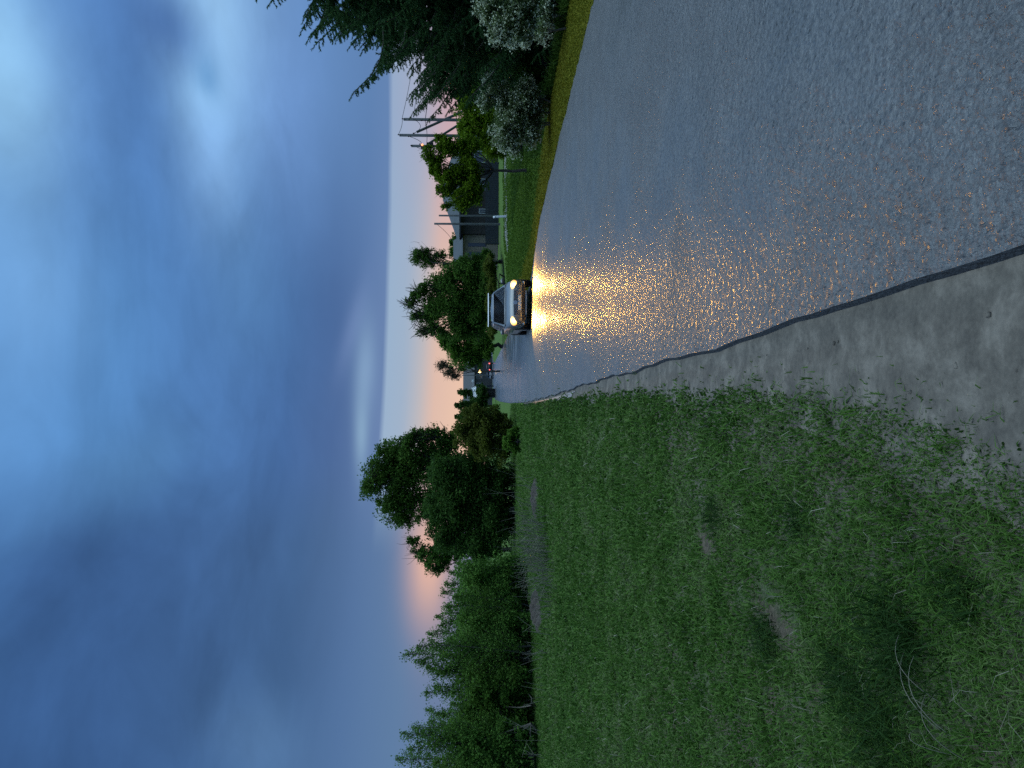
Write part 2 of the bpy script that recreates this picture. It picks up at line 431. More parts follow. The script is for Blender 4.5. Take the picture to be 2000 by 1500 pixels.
# loose stones on the shoulder
bm = bmesh.new()
for k in range(120):
    y = 2 + 14 * random.random() ** 1.8
    x = lx(y) - .05 - random.random() ** .8 * float(np.interp(y, [2, 4.5, 14], [.6, .36, .27]))
    s = random.choice((.004, .005, .006, .008, .011)) 
    r = bmesh.ops.create_icosphere(bm, subdivisions=1, radius=s, matrix=Matrix.Translation((x, y, .009)) @ Matrix.Diagonal((1, 1.2, .6, 1)))
    for v in r['verts']: v.co += Vector(rng.normal(0, s * .15, 3))
st_ = fin('loose_gravel', bm, M['grit'], None, True)
tag(st_, 'small loose stones scattered on the grey road shoulder', 'gravel', kind='stuff')
# footpath across the right-hand grass
mt = simple('path_gravel', (.2, .19, .18), .9, var=.3, scale=3)
xp = np.arange(9.5, 34, .8)
A = np.stack([xp, 51.5 + .4 * np.sin(xp * .6), hgt(xp, 51.5 + 0 * xp) + .03], -1); B = np.stack([xp, 55.2 + .4 * np.sin(xp * .5 + 1), hgt(xp, 55.2 + 0 * xp) + .03], -1)
structure(strip('footpath', A, B, mt))

# ------------------------------------------------------------------ grass
def blades(name, X, Y, hgts, wid, mat, lean=.5, zf=hgt, windx=0.):
    n = len(X)
    base = np.stack([X, Y, zf(X, Y) - .004], -1)
    th = rng.uniform(0, 2 * math.pi, n)
    side = np.stack([np.cos(th), np.sin(th), np.zeros(n)], -1) * (wid * .5)[:, None]
    ln = rng.normal(0, lean, (n, 2)); ln[:, 0] += windx
    mid = base + np.stack([ln[:, 0] * hgts * .35, ln[:, 1] * hgts * .35, hgts * .6], -1)
    tip = base + np.stack([ln[:, 0] * hgts, ln[:, 1] * hgts, hgts * np.clip(1 - .3 * np.abs(ln).sum(1), .35, 1)], -1)
    V = np.empty((n, 5, 3)); V[:, 0] = base - side; V[:, 1] = base + side; V[:, 2] = mid + side * .8; V[:, 3] = mid - side * .8; V[:, 4] = tip
    q = np.arange(n)[:, None] * 5
    tri = np.concatenate([q + np.array([[0, 1, 2]]), q + np.array([[0, 2, 3]]), q + np.array([[3, 2, 4]])])
    return mk(name, V.reshape(-1, 3), tri, mat)
def vnoise(x, y, s, seed=0):
    r = np.random.default_rng(seed); out = 0
    for k in range(5):
        a, bb, c = r.uniform(0, 6.28, 3); f = s * r.uniform(.6, 1.7)
        out = out + np.sin(f * (x * math.cos(a) + y * math.sin(a)) + bb + 1.5 * np.sin(f * .7 * (x * math.cos(c) - y * math.sin(c))))
    return out / 5
M['grass'] = foliage('grass_blade', [(.026, .060, .009), (.050, .116, .016), (.078, .16, .025), (.11, .18, .045), (.15, .175, .08)], .8, .35, patchy=True)
M['verge'] = foliage('verge_blade', [(0.102, 0.115, 0.008), (0.150, 0.155, 0.012), (0.204, 0.190, 0.018)], .8, .35)
M['lawn'] = foliage('lawn_blade', [(0.039, 0.081, 0.008), (0.066, 0.125, 0.013), (0.099, 0.163, 0.020)], .8, .35)
M['straw'] = foliage('dry_stalk', [(0.169, 0.156, 0.111), (0.260, 0.247, 0.182)], .7, .1)
soilp = [(G(x, y), sx, sy) for (x, y, sx, sy) in ((1050, 960, .6, 1.3), (1052, 1190, .6, 1.0), (1520, 1220, .16, .35), (1380, 1060, .16, .35))]
n = 520000
Y = 1.3 * np.exp(rng.uniform(0, 1, n) ** .92 * math.log(48 / 1.3))
X = rng.uniform(-1.05, .12, n) * (Y + 1.2)
edge = lxa(Y) - np.interp(Y, [0, 2, 3, 4.5, 8, 14, 20, 32, 60], [.7, .64, .44, .30, .24, .21, .14, .06, .06])
edge = edge + .07 * vnoise(X, Y, 6, 1) + .09 * np.abs(rng.normal(size=n)) * (rng.random(n) < .3) - .02
keep = X < edge
dens = .95 + .42 * vnoise(X, Y, 2.2, 2) + .35 * vnoise(X, Y, 7, 3)
dens = dens * np.interp(Y, [1, 4, 8, 14], [.8, .95, 1.15, 1.35]) * (1 - .5 * np.exp(-((edge - X) / .5) ** 2) * (Y < 6))
dens = np.maximum(dens, .34)
for c, sx, sy in soilp: dens = dens * (1 - np.exp(-((X - c.x) / sx) ** 2 - ((Y - c.y) / sy) ** 2))
keep &= rng.random(n) < dens
X, Y = X[keep], Y[keep]; n = len(X)
hh = (.022 + .034 * rng.random(n) ** 2) * np.clip(1 + .5 * vnoise(X, Y, 1.4, 5) + .8 * vnoise(X, Y, 9, 6), .3, 3) * np.interp(Y, [1, 6, 15, 30], [.8, 1.3, 2.2, 3.0])
ww = np.clip(.0022 * Y, .0045, .04) * rng.uniform(.6, 1.3, n)
fg = blades('field_grass', X, Y, hh, ww, M['grass'], .75)
tag(fg, 'short rough green grass covering the field left of the road', 'grass', kind='stuff')
# taller stalks and straws
n = 2000
Y = 1.8 * np.exp(rng.uniform(0, 1, n) * math.log(30 / 1.8)); X = rng.uniform(-1.0, .0, n) * (Y + 1)
k = X < lxa(Y) - .5; X, Y = X[k], Y[k]; n = len(X)
tg = blades('dry_grass', X, Y, rng.uniform(.05, .12, n), np.clip(.0010 * Y, .0018, .012), M['straw'], .8)
tag(tg, 'sparse pale dry grass stalks among the green field grass', 'grass', kind='stuff')
# broad-leaved weeds along the shoulder
n = 2000
Y = 2.2 * np.exp(rng.uniform(0, 1, n) * math.log(22 / 2.2)); X = lxa(Y) - np.interp(Y, [2, 3.2, 4.5, 8, 20], [.62, .45, .30, .21, .11]) - .35 * rng.random(n) ** 1.5
wd = blades('roadside_weeds', X, Y, rng.uniform(.02, .06, n) * np.interp(Y, [2, 10, 20], [.7, 1.2, 2.]), np.clip(.004 * Y, .012, .05), foliage('weed_leaf', [(.03, .075, .012), (.06, .12, .022)], .7, .35), .7)
tag(wd, 'low weeds fringing the left edge of the gravel shoulder', 'weeds', kind='stuff')
# darker tussocks in the foreground
M['tuft'] = foliage('tussock_blade', [(.010, .03, .006), (.02, .055, .009), (.04, .085, .02)], .8, .35)
for (x, y, nb_, sp, h_, lab) in ((1765, 1262, 420, .10, .15, 'biggest dark grass tussock at the lower left of the field'), (1660, 1335, 260, .09, .12, 'dark tussock left of the biggest one'), (1500, 1250, 200, .08, .12, 'small dark tussock farther from the camera than the biggest one'),
                              (1735, 1440, 300, .11, .15, 'dark tussock at the left edge of the picture'), (1880, 1160, 150, .06, .09, 'low tussock nearest the camera'), (1400, 1010, 160, .09, .12, 'small tussock in the middle of the field'), (1560, 1015, 150, .07, .09, 'low tussock in the field between shoulder and big tussock')):
    c = G(x, y); XX_ = c.x + rng.normal(0, sp, nb_); YY_ = c.y + rng.normal(0, sp * 1.2, nb_)
    o = blades('grass_tussock', XX_ - c.x, YY_ - c.y, rng.uniform(.5, 1, nb_) * h_ * 1.25, np.full(nb_, .0055) * rng.uniform(.6, 1.4, nb_), M['tuft'], .9, zf=lambda x_, y_: 0 * x_)
    o.location = (c.x, c.y, gz0(c.x, c.y)); tag(o, lab, 'grass tuft', 'grass tussocks in the field')
c = G(1850, 1425)
tb = Tubes()
for k in range(5):
    o_ = Vector((c.x + rng.normal(0, .05), c.y + rng.normal(0, .07), 0)); e = o_ + Vector((rng.normal(.06, .12), rng.normal(.12, .07), rng.uniform(.05, .10)))
    tb.add(curve(o_, e, (0, 0, .07), 8), [.0016] * 6 + [.0013, .001, .0007], 4)
tag(tb.build('bent_stalks', M['straw']), 'few pale bent dry stalks arching over the tussocks', 'stalks', kind='stuff')
# right verge: mown mossy strip, then longer growth
n = 90000
Y = 7.5 * np.exp(rng.uniform(0, 1, n) * math.log(58 / 7.5))
off = rng.random(n) * np.interp(Y, [7, 22, 30, 60], [2.0, 2.3, 6, 16])
X = rxa(Y) + .0 + off - .05 * rng.random(n)
lawn = (Y > 23 + rng.normal(0, 1.5, n)) & (off > 1.2 + .5 * rng.random(n))
lg = blades('lawn_grass', X[lawn], Y[lawn], rng.uniform(.04, .09, lawn.sum()) * 1.6, np.clip(.0022 * Y[lawn], .006, .06), M['lawn'], .7)
tag(lg, 'green lawn grass on the bank before the house', 'grass', kind='stuff')
X, Y = X[~lawn], Y[~lawn]; n = len(X)
vg = blades('verge_grass', X, Y, rng.uniform(.03, .07, n) * np.interp(Y, [8, 20, 40], [1, 1.4, 2.2]), np.clip(.0022 * Y, .006, .06) * rng.uniform(.6, 1.3, n), M['verge'], .7)
tag(vg, 'yellowish mown grass along the right edge of the road', 'grass', kind='stuff')
n = 60000
Y = 7.5 * np.exp(rng.uniform(0, 1, n) * math.log(45 / 7.5))
X = rxa(Y) + np.interp(Y, [7, 20, 24, 30], [1.7, 1.9, 3, 6]) + rng.random(n) ** 1.3 * np.interp(Y, [8, 20, 45], [4, 6, 14])
tgg = blades('ditch_grass', X, Y, rng.uniform(.12, .38, n) * np.interp(Y, [8, 20, 30], [1.2, 1., .6]), np.clip(.0018 * Y, .008, .05), foliage('ditch_blade', [(.025, .055, .008), (.045, .095, .012), (.07, .13, .02)], .8, .35), .5)
tag(tgg, 'long dark grass in the ditch under the roadside shrubs', 'grass', kind='stuff')

# ------------------------------------------------------------------ trees
def gz(x, y): return float(hgt(x, y))
def blob_tree(name, label, cat, Z, base_y, blobs, mat, leaf, count, trunk_r=.14, bark='bark', group=None, sub=22, spread=.20, fill=.55, twigs=True, stems=1, base_dx=.5, hang=0., aspect=.6, blossom=None):
    """blobs: (x, y, rx, ry[, weight]) in photo pixels at distance Z"""
    bx = (750 - base_y) / F * Z
    base = Vector((bx, Z, gz(bx, Z) - .05))
    root = thing(name, label, cat, base, 0, group)
    W = []
    for bb in blobs:
        c = P(bb[0], bb[1], Z); rv = bb[2] * Z / F; rh = bb[3] * Z / F
        c.y += rng.uniform(-.35, .35) * rh
        W.append((c - base, rv, rh, bb[4] if len(bb) > 4 else 1.))
    area = sum(rv * rh * k for _, rv, rh, k in W)
    tb = Tubes(); Cs = []; Ns = []
    top = max(W, key=lambda q: q[0].z)[0]
    low = min(q[0].z - q[1] for q in W)
    fork = Vector((0, 0, max(.25, low * .6 + .1 * top.z)))
    for s_ in range(stems):
        o = Vector((rng.normal(0, base_dx) if stems > 1 else 0, rng.normal(0, base_dx) if stems > 1 else 0, 0))
        hub = fork + o * 1.6
        tb.add(curve(o + Vector((0, 0, -.1)), hub, n=4, jit=trunk_r * .3), [trunk_r * v for v in (1.35, 1.05, 1, .95, .9)], 8)
        for j, (c, rv, rh, k) in enumerate(W):
            if j % stems != s_: continue
            L_ = (c - hub).length
            r0 = trunk_r * (.75 if c is top else .5)
            pts = curve(hub, c + Vector((0, 0, rv * .3)), (rng.normal(0, .05) * L_, rng.normal(0, .05) * L_, -.06 * L_), 6, .02 * L_)
            tb.add(pts, [r0 * (1 - .82 * i / 6) for i in range(7)], 6)
    for (c, rv, rh, k) in W:
        ns = max(6, int(sub * (1.7 if k > .75 else 3.2) * math.sqrt(rv * rh / (area / len(W)))))
        nl = count * 1.9 * rv * rh * k / area
        dirs = rng.normal(size=(ns, 3)); dirs /= np.linalg.norm(dirs, axis=1, keepdims=True)
        rad = rng.uniform(0, 1, ns) ** (fill) 
        sc_ = np.array((rh, rh * .9, rv))
        cen = np.array(c) + dirs * rad[:, None] * sc_ * .93
        per = rng.multinomial(int(nl), rng.dirichlet(np.ones(ns) * 3))
        for q in range(ns):
            sp = spread * (.72 if k > .75 else .62) * (rv + rh) * .5 * rng.uniform(.6, 1.6)
            pt = cen[q] + np.clip(rng.normal(size=(per[q], 3)), -1.7, 1.7) * sp * np.array((1.15, 1.15, .85))
            if hang: pt[:, 2] -= np.abs(rng.normal(size=per[q])) * hang
            Cs.append(pt)
            if twigs:
                a = Vector(c) * .6 + Vector(cen[q]) * .4 if False else Vector(c)
                tb.add(curve(a, Vector(cen[q]) + Vector(dirs[q]) * sp * .8, (0, 0, .05), 3, .04 * rh), [trunk_r * v for v in (.16, .12, .08, .03)], 4)
        if k <= .75:
            for _ in range(int(16 / k ** .5)):
                a = Vector(c) + Vector(rng.normal(size=3)) * rh * .3; dv = Vector(rng.normal(size=3)); dv.z = abs(dv.z) + .5; dv.normalize()
                tb.add(curve(a, a + dv * rv * rng.uniform(.7, 1.35), tuple(rng.normal(0, .08 * rv, 3)), 3), [trunk_r * v for v in (.13, .1, .08, .04)], 3)
    C = np.concatenate(Cs)
    V, Fq = leaves(C, leaf * 1.12, aspect)
    tb.build('trunk', M[bark], root)
    cr = mk('crown', V, Fq, M[mat], root)
    if blossom:
        nb_, sz = blossom
        ctr = C.mean(0); far_ = np.linalg.norm((C - ctr) / C.std(0), axis=1); cand = np.argsort(-far_)[:int(len(C) * .6)]
        pick = C[rng.choice(cand, nb_)]; out = pick - ctr; pick = pick + out * .10
        Cb = np.repeat(pick, 5, 0) + rng.normal(size=(nb_ * 5, 3)) * sz * .8
        V, Fq = leaves(Cb, sz, .9)
        mk('blossom', V, Fq, M['blossom'], root)
    return root
def sapling(name, label, Z, base_y, tips, mat, leaf=.075, group=None, dens=1., bark='twig', tw=.44, cat='sapling'):
    """thin upright stems with ascending twigs; tips in photo pixels"""
    bx = (750 - base_y) / F * Z
    base = Vector((bx, Z, gz(bx, Z) - .03)); root = thing(name, label, cat, base, 0, group)
    tb = Tubes(); C, D = [], []
    for (x, y) in tips:
        tip = P(x, y, Z + rng.uniform(-.8, .8)) - base
        o = Vector((tip.x * .35 + rng.normal(0, .12), tip.y * .4 + rng.normal(0, .25), 0))
        hgt_ = tip.z
        pts = curve(o, tip, (rng.normal(0, .12), rng.normal(0, .12), 0), 8, .02)
        tb.add(pts, [.028 * (1 - .9 * i / 8) * (hgt_ / 3) + .003 for i in range(9)], 5)
        nt = int(17 * hgt_)
        for k in range(nt):
            t = .10 + .88 * (k + rng.random()) / nt
            i0 = min(7, int(t * 8)); q = pts[i0].lerp(pts[i0 + 1], t * 8 - i0)
            a = rng.uniform(0, 2 * math.pi)
            ln = (tw * hgt_ * (1 - t) ** .8 * .62 + .14) * rng.uniform(.6, 1.25)
            up_ = rng.uniform(.55, 1.3)
            dv = Vector((math.cos(a), math.sin(a), up_)).normalized()
            e = q + dv * ln
            tb.add([q, q.lerp(e, .5) + Vector((0, 0, -.02)), e], [.007, .005, .002], 3)
            m_ = max(5, int(ln * 75 * dens))
            tt = rng.uniform(.05, 1.05, m_)
            pp = np.array(q)[None] + np.outer(tt, np.array(dv) * ln) + rng.normal(size=(m_, 3)) * (.04 + .07 * ln)
            C.append(pp); D.append(np.repeat(np.array(dv)[None], m_, 0))
        m_ = int(40 * dens)
        tt = rng.uniform(.8, 1, m_); pp = np.array([pts[-1] * float(v) + pts[-3] * float(1 - v) for v in tt]) + rng.normal(size=(m_, 3)) * .035
        C.append(pp); D.append(np.repeat(np.array([[0, 0, 1.]]), m_, 0))
    C = np.concatenate(C); D = np.concatenate(D)
    k = C[:, 2] > .05; C, D = C[k], D[k]
    V, Fq = leaves(C, leaf, .5, N=D * .6)
    tb.build('stem', M[bark], root); mk('foliage', V, Fq, M[mat], root)
    return root

# -- left of the road
blob_tree('tree', 'tallest tree on the left, rounded open crown with sky showing through', 'tree', 48, 935,
          [(735, 935, 34, 42), (758, 888, 32, 34), (790, 880, 34, 36, .8), (768, 935, 34, 40), (775, 985, 38, 40), (800, 930, 42, 50), (832, 892, 38, 40, .7), (820, 852, 22, 20, .7), (852, 848, 30, 20, .6), (842, 985, 38, 42, .8), (870, 900, 38, 40, .7), (790, 1010, 25, 26, .6), (880, 860, 25, 25)], 'leaf_dark', .13, 30000, .24, sub=30, spread=.2)
blob_tree('tree', 'dense dark broad tree in front of the tallest one on the left', 'tree', 41, 985,
          [(872, 930, 42, 46), (898, 985, 55, 55), (882, 1045, 48, 40), (925, 930, 50, 50), (955, 1000, 45, 62), (938, 1062, 50, 36), (975, 940, 30, 50, .9), (985, 1030, 22, 55, .8), (850, 1000, 30, 30)], 'leaf_deep', .12, 46000, .22, sub=34, stems=2, base_dx=.4)
blob_tree('tree', 'small sparse tree with sunset glow through its leaves, left of the dark broad tree', 'tree', 46, 1075,
          [(808, 1056, 18, 13, .6), (824, 1080, 24, 18, .6), (850, 1088, 30, 26, .7), (876, 1080, 24, 26), (858, 1110, 22, 15, .5), (900, 1070, 30, 26)], 'leaf_dark', .11, 8000, .12, sub=18)
blob_tree('bush', 'olive bush beside the dark tree near the left road edge', 'bush', 40, 850,
          [(912, 850, 34, 30), (950, 862, 38, 38), (930, 812, 34, 24), (965, 822, 28, 26), (978, 880, 24, 26), (985, 832, 16, 22), (990, 858, 12, 24)], 'leaf_olive', .10, 16000, .1, sub=24, stems=3)
blob_tree('bush', 'low light green bush on the grass in front of the olive bush', 'bush', 34, 858, [(998, 860, 16, 22), (1006, 848, 10, 14), (1008, 878, 9, 12)], 'leaf_mid', .08, 3500, .05, sub=14, stems=2, base_dx=.2)
blob_tree('bush', 'yellowish green low bush by the far left bend of the road', 'bush', 85, 800, [(968, 800, 10, 12), (975, 808, 8, 10)], 'leaf_mid', .14, 1200, .05, sub=10, stems=2, base_dx=.2)
# far trees at the end of the road
for (y, tx, wd_, Z, lab) in ((768, 890, 13, 128, 'small dark far tree just left of the white roof'),
                           (793, 886, 15, 124, 'pointed dark far tree in the middle of the far row'),
                           (815, 884, 16, 120, 'pointed dark far tree behind the olive bush'),
                           (838, 892, 20, 118, 'broad dark far tree half hidden by the tall open tree')):
    blob_tree('tree', lab, 'tree', Z, y, [(tx + 8, y - 2, 9, wd_ * .35), (tx + 20, y, 14, wd_ * .7), (tx + 38, y + 2, 18, wd_), (tx + 55, y, 12, wd_ * 1.05)], 'leaf_deep', .26, 4200, .16, group=None, sub=16)
blob_tree('bush', 'dark bush growing under the white sheet roofing at the road end', 'bush', 123, 768, [(938, 762, 9, 14), (940, 776, 9, 12), (935, 786, 8, 10), (943, 755, 6, 8)], 'leaf_deep', .2, 2600, .06, sub=16, stems=2)
# thicket of young trees on the left
sapling('sapling', 'low bushy young tree beside the sparse glowing tree on the left', 31, 1135, [(880, 1118), (892, 1100), (868, 1140), (862, 1158), (890, 1172), (905, 1125), (915, 1150)], 'leaf_sap', .085, dens=1.25)
sapling('sapling', 'young tree with a wide feathery crown and many fine tips, second in the left thicket', 28, 1205, [(868, 1185), (850, 1205), (858, 1222), (836, 1240), (872, 1248), (885, 1165), (905, 1200), (915, 1235)], 'leaf_sap', .08, dens=1.2)
sapling('sapling', 'tallest slender young tree with one high spire in the left thicket', 26, 1285, [(788, 1278), (812, 1262), (812, 1290), (832, 1305), (838, 1252), (852, 1318), (870, 1280), (890, 1330)], 'leaf_sap', .075, dens=1.15)
sapling('sapling', 'dark young tree with several short spires left of the tallest spire', 26, 1375, [(828, 1352), (848, 1340), (832, 1385), (860, 1395), (838, 1408), (880, 1350), (880, 1375)], 'leaf_sap', .075, dens=1.2)
sapling('sapling', 'young tree at the far left edge of the picture with tall forked tips', 24, 1455, [(784, 1432), (806, 1422), (772, 1482), (795, 1462), (815, 1450), (835, 1430), (845, 1490), (798, 1510)], 'leaf_sap', .07, dens=1.2)
for (x0, y0, rr, ry_, Z, lab) in ((960, 1150, 62, 62, 29, 'rounded undergrowth bush under the low bushy young tree'), (960, 1260, 66, 70, 27, 'wide undergrowth bush beneath the tallest spire'), (965, 1370, 68, 66, 25, 'dark undergrowth bush beneath the short-spired young tree'), (960, 1475, 75, 60, 23.5, 'undergrowth bush at the left edge of the picture')):
    blob_tree('bush', lab, 'bush', Z, y0, [(x0 - 35, y0 - 25, rr * .6, ry_ * .6), (x0 - 30, y0 + 28, rr * .6, ry_ * .6), (x0 + 15, y0, rr * .75, ry_ * .8), (x0 + 30, y0 - 40, rr * .55, ry_ * .5), (x0 + 32, y0 + 40, rr * .55, ry_ * .5), (x0 + 66, y0 - 28, rr * .38, ry_ * .6), (x0 + 66, y0 + 28, rr * .38, ry_ * .6)], 'leaf_sap' if Z != 25 else 'leaf_dark', .085, 13000, .05, sub=34, stems=3, base_dx=.5, bark='twig')

# -- right of the road, behind the car
blob_tree('tree', 'airy tree with bare curved limbs right of the big roadside clump', 'tree', 74, 512,
          [(818, 502, 24, 17, .75), (840, 510, 24, 18, .7), (832, 492, 20, 9, .6), (862, 500, 20, 12, .4), (872, 518, 14, 10, .6)], 'leaf_dark', .15, 2600, .14, sub=22)
blob_tree('tree', 'big dense tree behind the silver car, thin bare twigs on top', 'tree', 66, 590,
          [(852, 560, 28, 26), (880, 545, 32, 32), (888, 600, 48, 42), (892, 645, 32, 26), (845, 605, 32, 30), (920, 560, 40, 42), (905, 532, 30, 22), (925, 625, 36, 44), (938, 590, 26, 55), (820, 575, 22, 18, .7), (802, 592, 18, 13, .4), (820, 615, 24, 18, .45), (832, 645, 24, 14, .4), (850, 640, 20, 16, .6)], 'leaf_dark', .16, 30000, .28, sub=30)
blob_tree('tree', 'green rounded tree left of the big clump near the far road edge', 'tree', 72, 675,
          [(868, 660, 22, 18, .8), (885, 672, 28, 26), (905, 695, 32, 26), (930, 670, 32, 34), (928, 700, 18, 16), (950, 686, 14, 26)], 'leaf_mid', .15, 15000, .2, sub=26)
blob_tree('tree', 'thinly leaved brownish tree at the left end of the roadside clump', 'tree', 82, 725,
          [(866, 714, 18, 12, .5), (880, 726, 18, 14, .55), (890, 735, 14, 9, .4), (902, 720, 12, 10, .7)], 'leaf_bare', .13, 1900, .1, sub=20)
blob_tree('bush', 'dark spreading bush in front of the brown house annex', 'bush', 64, 505,
          [(920, 512, 26, 16), (938, 525, 32, 26), (952, 500, 16, 14), (952, 545, 20, 36), (905, 528, 24, 18)], 'leaf_dark', .14, 12000, .12, sub=26, stems=2)
blob_tree('bush', 'dim low hedge bush on the bank right behind the silver car', 'bush', 62, 560, [(955, 520, 10, 24), (960, 560, 10, 26), (958, 600, 10, 26), (962, 640, 10, 26)], 'leaf_olive', .14, 6000, .06, sub=20, stems=3, base_dx=.6)
blob_tree('tree', 'dark leafy tree behind the house annex roof', 'tree', 92, 480, [(890, 470, 14, 14), (888, 492, 12, 14), (905, 482, 16, 22)], 'leaf_dark', .2, 4200, .18, sub=18)
# -- right: small tree, bushes, shrubs, spruce
blob_tree('tree', 'small tree with a thin bare trunk and loose olive crown before the house', 'tree', 29, 333,
          [(836, 300, 14, 18, .7), (850, 325, 20, 24), (872, 288, 26, 24), (878, 345, 28, 28), (905, 388, 28, 24), (915, 330, 28, 30), (928, 372, 24, 26), (866, 372, 16, 14, .7), (858, 270, 14, 10, .6), (870, 402, 10, 10, .4), (910, 285, 28, 20)], 'leaf_lime', .085, 15000, .055, sub=26, spread=.2)
blob_tree('bush', 'bright green leafy bush between the small tree and the blossoming shrub', 'bush', 31, 245,
          [(922, 212, 32, 30), (935, 255, 40, 36), (965, 285, 30, 26), (908, 182, 18, 24), (975, 235, 35, 45), (1000, 270, 22, 30)], 'leaf_lime', .09, 20000, .09, sub=28, stems=3)
blob_tree('flowering_shrub', 'white blossoming shrub nearest the small tree on the right verge', 'shrub', 18.5, 225,
          [(982, 190, 32, 30), (1000, 232, 38, 38), (985, 265, 30, 24), (1018, 198, 28, 34), (962, 165, 18, 16), (1020, 250, 24, 28), (950, 200, 16, 20), (1030, 180, 22, 26), (1045, 215, 22, 40), (1040, 260, 18, 26), (1005, 290, 18, 14, .6)], 'leaf_grey', .05, 12000, .02, sub=34, stems=4, base_dx=.25, bark='twig', blossom=(1500, .042))
blob_tree('flowering_shrub', 'cream blossoming shrub under the spruce at the right edge of the picture', 'shrub', 15, 30,
          [(958, 18, 30, 28), (995, 35, 36, 36), (1012, 72, 28, 20), (975, 62, 28, 18), (1000, -40, 46, 42), (950, -40, 36, 40), (1030, 20, 24, 36), (1055, 40, 22, 44), (1050, -20, 26, 40)], 'leaf_grey', .045, 12000, .02, sub=34, stems=4, base_dx=.25, bark='twig', blossom=(1700, .040))
blob_tree('bush', 'dark low undergrowth bush between the two blossoming shrubs', 'bush', 19, 110,
          [(1020, 110, 34, 40), (1045, 80, 24, 40), (1045, 150, 22, 34), (990, 115, 30, 30)], 'leaf_deep', .06, 8000, .04, sub=24, stems=3, base_dx=.3)

blob_tree('bush', 'dark leafy bush filling the gap under the spruce branches', 'bush', 25, 110, [(930, 120, 40, 46), (925, 60, 40, 46), (905, 155, 22, 24), (965, 150, 30, 34), (985, 80, 30, 50)], 'leaf_deep', .08, 13000, .08, sub=26, stems=3)
def spruce(name, label, Z, base_y, hgt_, rmax):
    bx = (750 - base_y) / F * Z
    base = Vector((bx, Z, gz(bx, Z) - .1)); root = thing(name, label, 'tree', base)
    tb = Tubes(); tb.add(curve((0, 0, 0), (0, 0, hgt_), (.05, 0, 0), 8), [.17 * (1 - i / 8.3) for i in range(9)], 8)
    A, B, RD = [], [], []          # sprig segments: start, end, needle length
    z = .5
    while z < hgt_ - .15:
        nb_ = 6 if z < hgt_ * .8 else 5
        for k in range(nb_):
            a = rng.uniform(0, 2 * math.pi)
            rr = min(rmax, 1.02 * (hgt_ - z) + .15) * rng.uniform(.72, 1.08)
            o = Vector((0, 0, z + rng.uniform(-.1, .1))); dh = Vector((math.cos(a), math.sin(a), 0))
            dr = -.10 - .22 * min(1, rr / rmax)
            pts = []
            for i in range(9):
                t_ = i / 8
                pts.append(o + dh * (rr * t_) + Vector((0, 0, rr * (dr * math.sin(t_ * 2.2) + .26 * t_ * t_ * t_))) + Vector(rng.normal(0, .012, 3)))
            tb.add(pts, [.028 * (1 - .85 * i / 8) * rr / rmax + .005 for i in range(9)], 4)
            side = Vector((-dh.y, dh.x, 0))
            ns = int(20 * rr) + 5
            for j in range(ns):
                t_ = .18 + .82 * (j + rng.random()) / ns
                i0 = min(7, int(t_ * 8)); q = pts[i0].lerp(pts[i0 + 1], t_ * 8 - i0)
                s_ = 1 if j % 2 else -1
                ln = (.16 + .42 * (1 - t_) * min(1, rr / 2)) * rng.uniform(.7, 1.3)
                dv = (side * s_ * rng.uniform(.5, 1.) + dh * rng.uniform(.5, .9) + Vector((0, 0, rng.uniform(-.65, .2)))).normalized()
                A.append(q); B.append(q + dv * ln)
                if ln > .3:
                    for _ in range(3):
                        u_ = rng.uniform(.3, .9); dv2 = (dv + Vector(rng.normal(0, .6, 3)) + Vector((0, 0, -.25))).normalized()
                        A.append(q + dv * ln * u_); B.append(q + dv * ln * u_ + dv2 * rng.uniform(.12, .22))
            for i in range(2, 8): A.append(pts[i]); B.append(pts[i + 1])
            A.append(pts[-1]); B.append(pts[-1] + (dh + Vector((0, 0, .55))).normalized() * .22)
        z += rng.uniform(.15, .24)
    A = np.array(A); B = np.array(B); n_ = len(A)
    per = 34
    t_ = np.tile(np.linspace(.02, 1.0, per), n_)
    Ar = np.repeat(A, per, 0); Dr = np.repeat(B - A, per, 0); Cn = Ar + Dr * t_[:, None]
    U = Dr / (np.linalg.norm(Dr, axis=1, keepdims=True) + 1e-9)
    rd = rng.normal(size=Cn.shape); rd -= U * (rd * U).sum(1, keepdims=True); rd /= np.linalg.norm(rd, axis=1, keepdims=True) + 1e-9
    nd = rd * .8 + U * .75; nd /= np.linalg.norm(nd, axis=1, keepdims=True)
    wdt = np.cross(nd, rng.normal(size=Cn.shape)); wdt /= np.linalg.norm(wdt, axis=1, keepdims=True) + 1e-9
    ln = rng.uniform(.04, .065, len(Cn))[:, None]
    V = np.empty((len(Cn), 3, 3)); V[:, 0] = Cn - wdt * .011; V[:, 1] = Cn + wdt * .011; V[:, 2] = Cn + nd * ln
    tb.build('trunk', M['bark'], root)
    mk('crown', V.reshape(-1, 3), np.arange(len(Cn) * 3).reshape(-1, 3), M['needle'], root)
    return root
spruce('spruce_tree', 'tall dark spruce with long drooping needle branches at the right edge', 17.5, -80, 7.6, 3.0)
spruce('spruce_tree', 'second dark spruce half hidden behind the front one', 21.5, 30, 6.4, 3.0)

# far wood along the skyline
n = 26000
a = rng.uniform(-1.6, 1.6, n); Y = rng.uniform(235, 330, n); X = a * 260
top = 6.5 + 2.2 * vnoise(X, Y * .1, .09, 9) + 1.4 * vnoise(X, Y * .1, .35, 10)
zc = rng.random(n) ** .8 * top
V, Fq = leaves(np.stack([X, Y, zc], -1), 2.0, .8)
fwood = mk('far_wood', V, Fq, M['leaf_deep'])
tag(fwood, 'far dark woods along the skyline behind everything', 'woods', kind='stuff')

